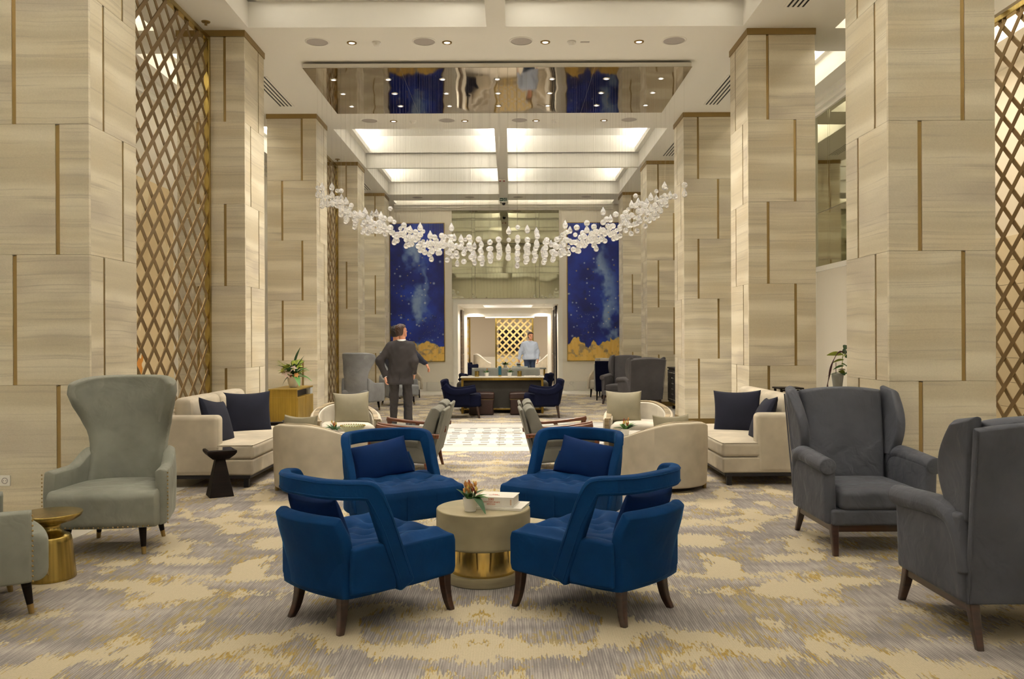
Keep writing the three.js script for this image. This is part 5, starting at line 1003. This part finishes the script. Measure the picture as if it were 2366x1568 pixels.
// dark sideboard with studded doors
{
  const t = thing('sideboard', 'dark sideboard with studded doors between the right columns', 'sideboard', [3.85, 0, -17.2]);
  part('body', rb(0.5, 0.72, 2.3, 0.008, 0, 0.5, 0), M.black, t); part('top', rb(0.54, 0.03, 2.36, 0.006, 0, 0.875, 0), M.black, t); part('plinth_frame', rb(0.46, 0.05, 2.2, 0.004, 0, 0.115, 0), M.brassWood, t); part('foot', rb(0.4, 0.09, 0.08, 0.004, 0, 0.045, 0.95), M.darkWood, t); part('foot', rb(0.4, 0.09, 0.08, 0.004, 0, 0.045, -0.95), M.darkWood, t);
  for (let k = 0; k < 4; k++) { const z = -0.86 + k * 0.573, d = part('door', rb(0.02, 0.66, 0.555, 0.004, -0.26, 0.5, z), M.blackDoor || (M.blackDoor = std({ color: 0x202225, roughness: 0.45 })), t); const st = []; for (let i = 0; i < 5; i++) for (let j = 0; j < 6; j++) if (i === 0 || j === 0 || i === 4 || j === 5) st.push(new THREE.SphereGeometry(0.011, 6, 5).translate(-0.272, 0.22 + j * 0.112, z - 0.22 + i * 0.11)); part('stud', merge(st), M.chrome, d).userData.kind = 'stuff'; }
}
// furniture of the room beyond the doorway
{
  const mk = (label, pos, turn) => { const t = thing('tub_chair', label, 'chair', pos, turn);
    part('shell', pad((u, v) => { const a = (u * 2 - 1) * 2.0; return V(0.34 * Math.sin(a), lerp(0.14, lerp(0.98, 0.68, smooth(Math.abs(a), 0.5, 2)), v), -0.34 * Math.cos(a)); }, 0.05, 30, 10, 0.03, 0.1), M.cream, t);
    const pts = []; for (let i = 0; i <= 30; i++) { const a = (i / 15 - 1) * 2.0; pts.push(V(0.34 * Math.sin(a), lerp(0.985, 0.685, smooth(Math.abs(a), 0.5, 2)), -0.34 * Math.cos(a))); } part('top_rail', bar(pts, V(0, 1, 0), 0.06, 0.03, 0.01, 3), M.white, t);
    part('seat', lathe([[0.001, 0.36], [0.28, 0.36], [0.3, 0.4], [0.28, 0.46], [0.001, 0.47]], 28), M.creamLight, t); for (const [x, z] of [[0.2, 0.2], [-0.2, 0.2], [0.2, -0.2], [-0.2, -0.2]]) part('leg', cyl(0.014, 0.018, 0, 0.37, 8, x, z), M.white, t); return t; };
  const a = mk('cream tub chair with a white rail left of the wooden lattice', [-0.75, 0, -29.3], face(0.9, 0.3)); dup(a, [-0.72, 0, -30.2], face(0.9, 0.1), 'second cream tub chair left of the wooden lattice, farther back'); dup(a, [1.3, 0, -29.4], face(-0.9, 0.3), 'cream tub chair with a white rail right of the man in the blue shirt'); dup(a, [1.28, 0, -30.3], face(-0.9, 0.1), 'second cream tub chair right of the man, farther back');
  const n = (label, pos, turn) => dup(NAVY, pos, turn, label); n('navy armchair at the left edge of the room beyond the doorway', [-1.25, 0, -29.3], face(0.8, 0.5)).scale.setScalar(1.15); n('navy armchair at the right edge of the room beyond the doorway', [1.95, 0, -30.6], face(-0.8, -0.5)).scale.setScalar(1.2);
  const p = thing('wall_picture', 'dark navy picture on the end wall behind the wooden lattice', 'picture', [0.21, 1.43, -34.96]); part('panel', rb(1.02, 0.95, 0.04, 0.004), std({ color: 0x14162e, roughness: 0.5 }), p); part('frame', merge([rb(1.06, 0.02, 0.05, 0.003, 0, 0.485, 0), rb(1.06, 0.02, 0.05, 0.003, 0, -0.485, 0)]), M.brassWood, p);
  const sb = thing('white_sideboard', 'white sideboard under the dark picture at the end wall', 'sideboard', [0.2, 0, -34.6]); part('body', rb(2.4, 0.7, 0.5, 0.01, 0, 0.45, 0), M.white, sb); part('leg', rb(0.05, 0.12, 0.4, 0.004, -1.1, 0.06, 0), M.brassWood, sb); part('leg', rb(0.05, 0.12, 0.4, 0.004, 1.1, 0.06, 0), M.brassWood, sb);
}

// =====================================================================================
// PEOPLE
// =====================================================================================
// a field of tapered capsules joined by a smooth minimum; bone = [ax, ay, az, bx, by, bz, ra, rb]
function field(bones, k) {
  const B = bones.map(b => { const dx = b[3] - b[0], dy = b[4] - b[1], dz = b[5] - b[2]; return [...b, dx, dy, dz, 1 / (dx * dx + dy * dy + dz * dz + 1e-9)]; });
  return (x, y, z) => { let m = 1e3;
    for (const b of B) { const px = x - b[0], py = y - b[1], pz = z - b[2]; let t = (px * b[8] + py * b[9] + pz * b[10]) * b[11]; t = t < 0 ? 0 : t > 1 ? 1 : t;
      const d = Math.hypot(px - t * b[8], py - t * b[9], pz - t * b[10]) - (b[6] + (b[7] - b[6]) * t);
      if (d - m > k) continue; const h = Math.max(k - Math.abs(d - m), 0) / k; m = Math.min(m, d) - h * h * k * 0.25; }
    return m; };
}
const seg = (a, b, r, s = r) => [...a, ...b, r, s];
const mid = (a, b, t) => a.map((v, i) => lerp(v, b[i], t));
function handGeom(wrist, dir, palm, thumbSide, curl = 0.35) { // five fingers of different lengths
  const D = V(...dir).normalize(), Pn = V(...palm); Pn.addScaledVector(D, -Pn.dot(D)).normalize(); const S = D.clone().cross(Pn).multiplyScalar(thumbSide);
  const at = (f, s, p) => V(...wrist).addScaledVector(D, f).addScaledVector(S, s).addScaledVector(Pn, p).toArray(); const b = [];
  b.push(seg(at(-0.03, 0, 0), at(0.02, 0, 0), 0.027, 0.026));
  [0.026, 0.009, -0.009, -0.026].forEach((s, i) => { const L = [0.07, 0.08, 0.074, 0.058][i], k = curl * (1 + 0.15 * i); b.push(seg(at(0.01, s * 0.6, 0), at(0.085, s, 0), 0.018, 0.0125));
    const f1 = 0.085 + L * 0.45 * Math.cos(k * 0.5), p1 = L * 0.45 * Math.sin(k * 0.5), f2 = f1 + L * 0.32 * Math.cos(k * 1.6), p2 = p1 + L * 0.32 * Math.sin(k * 1.6), f3 = f2 + L * 0.25 * Math.cos(k * 2.4), p3 = p2 + L * 0.25 * Math.sin(k * 2.4), w = s * 1.12;
    b.push(seg(at(0.085, s, 0), at(f1, w, p1), 0.0105, 0.0095), seg(at(f1, w, p1), at(f2, w, p2), 0.0095, 0.0088), seg(at(f2, w, p2), at(f3, w, p3), 0.0088, 0.0075)); });
  b.push(seg(at(0.015, 0.02, 0.006), at(0.05, 0.046, 0.016), 0.016, 0.0115), seg(at(0.05, 0.046, 0.016), at(0.084, 0.052, 0.024), 0.0112, 0.009));
  const c = at(0.07, 0, 0.01), R = 0.14; return nets(field(b, 0.008), c.map(v => v - R), c.map(v => v + R), 0.0045);
}
function headGeoms(long = false) { // faces +z, chin at y = 0, top at about 0.235
  const f = field([seg([0, 0.15, -0.02], [0, 0.145, 0.012], 0.082, 0.075), seg([0, 0.1, 0.03], [0, 0.03, 0.048], 0.058, 0.036), seg([-0.03, 0.06, 0.03], [-0.02, 0.02, 0.045], 0.036, 0.024), seg([0.03, 0.06, 0.03], [0.02, 0.02, 0.045], 0.036, 0.024),
    seg([0, 0.118, 0.085], [0, 0.083, 0.104], 0.009, 0.0135), seg([-0.012, 0.08, 0.092], [0.012, 0.08, 0.092], 0.0085, 0.0085), seg([-0.045, 0.132, 0.068], [0.045, 0.132, 0.068], 0.014, 0.014), seg([-0.016, 0.048, 0.081], [0.016, 0.048, 0.081], 0.0075, 0.0075), seg([0, 0.02, 0.07], [0, 0.016, 0.072], 0.02, 0.016),
    seg([-0.079, 0.118, -0.004], [-0.079, 0.088, 0.002], 0.014, 0.01), seg([0.079, 0.118, -0.004], [0.079, 0.088, 0.002], 0.014, 0.01), seg([0, -0.1, -0.025], [0, 0.06, -0.015], 0.056, 0.055)], 0.022);
  const skull = field([seg([0, 0.152, -0.022], [0, 0.15, 0.012], 0.086, 0.077), seg([0, 0.07, -0.045], [0, 0.12, -0.04], 0.058, 0.06)], 0.03);
  const hair = (x, y, z) => { const d = skull(x, y, z) - 0.011 - 0.003 * Math.sin(x * 170 + 5 * Math.sin(z * 60)) - 0.002 * Math.sin(z * 210 + y * 90); const cut = z > -0.005 ? 0.165 + 0.25 * Math.max(0, z - 0.03) - y + 0 : 0.04 + Math.max(0, (z + 0.03)) * 4 - y; return Math.max(d, cut * 0.9); };
  return { skin: nets(f, [-0.11, -0.1, -0.13], [0.11, 0.25, 0.13], 0.006), hair: nets(hair, [-0.12, 0.0, -0.14], [0.12, 0.27, 0.13], 0.006) };
}
const HEAD = headGeoms();
function person(label, pos, P, look) {
  const t = thing('person', label, 'person', pos), J = P.joints, skin = P.skin || M.skin;
  // body: one continuous surface, head and hands on finer grids
  const limbB = [];
  for (const s of ['L', 'R']) { const a = J['shoulder' + s], e = J['elbow' + s], w = J['wrist' + s], h = J['hip' + s], k = J['knee' + s], f = J['ankle' + s], toe = J['toe' + s];
    limbB.push(seg(a, e, 0.05, 0.04), seg(e, w, 0.04, 0.027), seg(h, k, 0.065, 0.042), seg(k, mid(k, f, 0.35), 0.042, 0.044), seg(mid(k, f, 0.35), f, 0.044, 0.033), seg(f, toe, 0.036, 0.028)); }
  const [sx, sy, sz] = mid(J.shoulderL, J.shoulderR, 0.5), [hx, hy, hz] = mid(J.hipL, J.hipR, 0.5);
  const across = (y, w) => { const k = (y - hy) / (sy - hy), c = [lerp(hx, sx, k), y, lerp(hz, sz, k)], dv = J.shoulderR.map((v, i) => (v - J.shoulderL[i])), L = Math.hypot(...dv); return [c.map((v, i) => (i === 1 ? v : v - dv[i] / L * w)), c.map((v, i) => (i === 1 ? v : v + dv[i] / L * w))]; };
  const trunk = (g, kk) => [[sy - 0.045, 0.105, 0.07], [sy - 0.13, 0.1, 0.092], [sy - 0.24, 0.088, 0.094], [sy - 0.36, 0.08, 0.095], [hy + 0.02, 0.09, 0.1]].map(([y, w, r]) => { const [a, b] = across(y, w * kk); return seg(a, b, r + g); });
  const core = trunk(0, 1), neck = [sx + look.dx * 0.5, sy + 0.04, sz + look.dz * 0.5];
  core.push(seg([sx, sy - 0.05, sz], [look.at[0], look.at[1] - 0.02, look.at[2] - 0.0], 0.06, 0.054));
  let lo = [9, 9, 9], hi = [-9, -9, -9]; for (const q of Object.values(J)) q.forEach((v, i) => { lo[i] = Math.min(lo[i], v - 0.22); hi[i] = Math.max(hi[i], v + 0.22); }); lo[1] = 0; hi[1] += 0.02;
  const turn = new THREE.Matrix4().compose(V(...look.at), new THREE.Quaternion().setFromEuler(new THREE.Euler(look.pitch, look.yaw, look.roll || 0, 'YXZ')), V(0.9, 1, 0.98).multiplyScalar(look.size || 1));
  const list = [nets(field([...core, ...limbB], 0.05), lo, hi, 0.02), HEAD.skin.clone().applyMatrix4(turn)];
  for (const s of ['L', 'R']) { const h = P['hand' + s]; list.push(handGeom(J['wrist' + s], h.dir, h.palm, h.side, h.curl)); }
  part('body', merge(list), skin, t);
  part('hair', HEAD.hair.clone().applyMatrix4(turn), P.hair, t);
  const eyes = []; for (const s of [-1, 1]) eyes.push(new THREE.SphereGeometry(0.0085, 10, 8).translate(s * 0.031, 0.115, 0.083)); part('eyes', merge(eyes).applyMatrix4(turn), M.black, t);
  const brows = []; for (const s of [-1, 1]) brows.push(rb(0.03, 0.006, 0.01, 0.003, s * 0.032, 0.135, 0.083)); part('eyebrows', merge(brows).applyMatrix4(turn), P.hair, t);
  part('mouth', rb(0.04, 0.006, 0.008, 0.003, 0, 0.045, 0.0865).applyMatrix4(turn), M.lip || (M.lip = std({ color: 0x9a5a4c, roughness: 0.5 })), t);
  // trousers
  const tr = []; for (const s of ['L', 'R']) { const h = J['hip' + s], k = J['knee' + s], f = J['ankle' + s]; tr.push(seg(h, k, 0.092, 0.07), seg(k, [f[0], f[1] - 0.04, f[2]], 0.069, 0.06)); } { const [a, b] = across(hy + 0.02, 0.09); tr.push(seg(a, b, 0.112)); const [c, d] = across(hy + 0.12, 0.085); tr.push(seg(c, d, 0.104)); }
  const tf = field(tr, 0.05); const fold = (x, y, z) => 0.0035 * Math.sin(y * 60 + x * 40 + 3 * Math.sin(y * 17 + z * 30)) * smooth(0.9 - y, 0, 0.3);
  part('trousers', nets((x, y, z) => Math.max(tf(x, y, z) + fold(x, y, z), 0.035 - y, y - hy - 0.16), lo, hi, 0.014), P.trousers, t);
  // shoes
  for (const s of ['L', 'R']) { const f = J['ankle' + s], q = J['toe' + s]; const g = nets((() => { const F = field([seg([f[0] - (q[0] - f[0]) * 0.3, 0.03, f[2] - (q[2] - f[2]) * 0.3], [f[0], 0.05, f[2]], 0.04, 0.048), seg([f[0], 0.05, f[2]], [q[0], 0.028, q[2]], 0.046, 0.036)], 0.04); return (x, y, z) => Math.max(F(x, y, z), 0.001 - y); })(), [Math.min(f[0], q[0]) - 0.12, -0.02, Math.min(f[2], q[2]) - 0.12], [Math.max(f[0], q[0]) + 0.12, 0.14, Math.max(f[2], q[2]) + 0.12], 0.009); part('shoe', g, P.shoes, t); }
  // jacket or shirt
  const jk = trunk(P.loose, P.build || 1.0).map(b => b); for (const s of ['L', 'R']) { const a = J['shoulder' + s], e = J['elbow' + s], w = J['wrist' + s]; jk.push(seg([a[0], a[1] - 0.02, a[2]], e, 0.06 + P.loose * 0.4, 0.056 + P.loose * 0.3), seg(e, mid(e, w, 0.93), 0.055 + P.loose * 0.3, 0.04 + P.loose * 0.2)); }
  { const [a, b] = across(P.hem + 0.03, 0.1); jk.push(seg(a, b, 0.112 + P.loose)); const [c, d] = across(sy + 0.02, 0.06); jk.push(seg(c, d, 0.052 + P.loose * 0.2)); }
  const jf = field(jk, 0.07), N = [sx + look.dx * 0.2, sy + 0.13, sz + look.dz * 0.2]; const arms = field(jk.slice(5, 9), 0.03);
  const wr = (x, y, z) => 0.0022 * Math.sin(y * 30 + x * 38 + 3 * Math.sin(x * 13 + z * 21)) + 0.0012 * Math.sin(y * 60 - x * 50);
  part(P.topName, nets((x, y, z) => { const w = wr(x, y, z), o = Math.min(Math.max(jf(x, y, z) + w, P.hem - y), arms(x, y, z) + w); return Math.max(o, 0.075 - Math.hypot(x - N[0], (y - N[1]) * 0.8, z - N[2])); }, lo, hi, 0.013), P.top, t);
  part('collar', boxUV(new THREE.TorusGeometry(0.062, 0.017, 10, 28).rotateX(PI / 2).applyMatrix4(new THREE.Matrix4().makeTranslation(lerp(sx, look.at[0], 0.5), look.at[1] - 0.055, lerp(sz, look.at[2], 0.35) + 0.0))), P.shirt, t);
  if (P.cuffs) for (const s of ['L', 'R']) { const e = J['elbow' + s], w = J['wrist' + s]; part('cuff', limb(mid(e, w, 0.9), mid(e, w, 1.02), 0.041, 0.038, 16), P.shirt, t); }
  if (P.vent) part('vent', rb(0.006, 0.2, 0.01, 0.003, hx, P.hem + 0.11, hz + 0.132), M.black, t);
  return t;
}
const hairBrown = std({ color: 0x3a251a, roughness: 0.5 }), hairDark = std({ color: 0x191310, roughness: 0.5 }), shirtWhite = std({ color: 0xe8e6e2, roughness: 0.8 });
// the man in the dark suit, back turned, left hand at his hip, looking up to the right
person('man in a dark grey suit standing with his back to the camera on the marble', [-1.715, 0, -14.6], {
  joints: { shoulderL: [-0.2, 1.415, 0.0], elbowL: [-0.37, 1.14, 0.06], wristL: [-0.275, 0.865, 0.06], shoulderR: [0.165, 1.425, -0.02], elbowR: [0.225, 1.13, 0.05], wristR: [0.2, 0.92, -0.16],
    hipL: [-0.115, 0.92, 0], hipR: [0.075, 0.92, -0.01], kneeL: [-0.135, 0.5, -0.03], kneeR: [0.11, 0.5, -0.04], ankleL: [-0.145, 0.085, 0.02], ankleR: [0.125, 0.085, 0.0], toeL: [-0.16, 0.03, -0.16], toeR: [0.18, 0.03, -0.17] },
  handL: { dir: [0.12, -1, -0.05], palm: [1, 0.1, 0], side: 1, curl: 0.6 }, handR: { dir: [-0.1, -0.9, -0.35], palm: [-1, 0, 0], side: 1, curl: 0.7 },
  hair: hairBrown, trousers: M.suit, shoes: M.black, topName: 'jacket', top: M.suit, shirt: shirtWhite, loose: 0.022, hem: 0.735, cuffs: true, vent: true,
}, { at: [0.015, 1.548, -0.03], yaw: 2.3, pitch: -0.2, dx: 0.02, dz: -0.02, size: 0.97 });
// his companion behind him, right arm held out
person('second man in a navy suit behind the man in grey, one arm stretched out', [-1.86, 0, -15.45], {
  joints: { shoulderL: [-0.19, 1.4, 0.02], elbowL: [-0.2, 1.12, 0.0], wristL: [-0.13, 0.88, -0.12], shoulderR: [0.19, 1.4, -0.02], elbowR: [0.32, 1.17, -0.06], wristR: [0.475, 1.06, -0.08],
    hipL: [-0.11, 0.91, 0], hipR: [0.11, 0.91, 0], kneeL: [-0.12, 0.5, -0.03], kneeR: [0.13, 0.5, -0.03], ankleL: [-0.12, 0.085, 0.02], ankleR: [0.135, 0.085, 0.02], toeL: [-0.14, 0.03, -0.16], toeR: [0.165, 0.03, -0.16] },
  handL: { dir: [0.1, -1, -0.2], palm: [1, 0, 0], side: 1, curl: 0.6 }, handR: { dir: [0.45, -0.85, -0.05], palm: [-0.6, -0.5, 0.3], side: -1, curl: 0.3 },
  hair: hairDark, trousers: M.suitNavy || (M.suitNavy = std({ color: 0x262a3c, map: napTex, roughness: 0.85 })), shoes: M.black, topName: 'jacket', top: M.suitNavy, shirt: shirtWhite, loose: 0.02, hem: 0.74, cuffs: true,
}, { at: [-0.06, 1.52, -0.04], yaw: 2.6, pitch: -0.05, dx: 0, dz: -0.02, size: 1.02 });
// the man in a pale blue shirt walking through the doorway
person('man in a pale blue shirt and jeans walking in the far doorway', [0.765, 0, -26.4], {
  joints: { shoulderL: [-0.195, 1.39, 0], elbowL: [-0.275, 1.12, -0.03], wristL: [-0.33, 0.87, 0.06], shoulderR: [0.19, 1.38, 0], elbowR: [0.255, 1.11, -0.05], wristR: [0.255, 0.88, 0.05],
    hipL: [-0.09, 0.9, 0], hipR: [0.1, 0.9, 0], kneeL: [-0.08, 0.5, 0.08], kneeR: [0.09, 0.5, 0.0], ankleL: [-0.08, 0.085, 0.1], ankleR: [0.08, 0.1, -0.18], toeL: [-0.06, 0.03, 0.28], toeR: [0.1, 0.03, -0.02] },
  handL: { dir: [-0.1, -1, 0.15], palm: [1, 0, 0.1], side: -1, curl: 0.5 }, handR: { dir: [0, -1, 0.2], palm: [-1, 0, 0.1], side: -1, curl: 0.5 },
  hair: hairBrown, trousers: std({ color: 0x2c3f60, map: napTex, roughness: 0.85 }), shoes: M.walnut, topName: 'shirt', top: std({ color: 0xa9b4c8, roughness: 0.8 }), shirt: std({ color: 0xb4bed0, roughness: 0.8 }), loose: 0.012, hem: 0.87, cuffs: false,
}, { at: [0.035, 1.495, 0.0], yaw: 0.35, pitch: 0, dx: 0.02, dz: 0.02, size: 1.0 });

renderer.render(scene, camera);
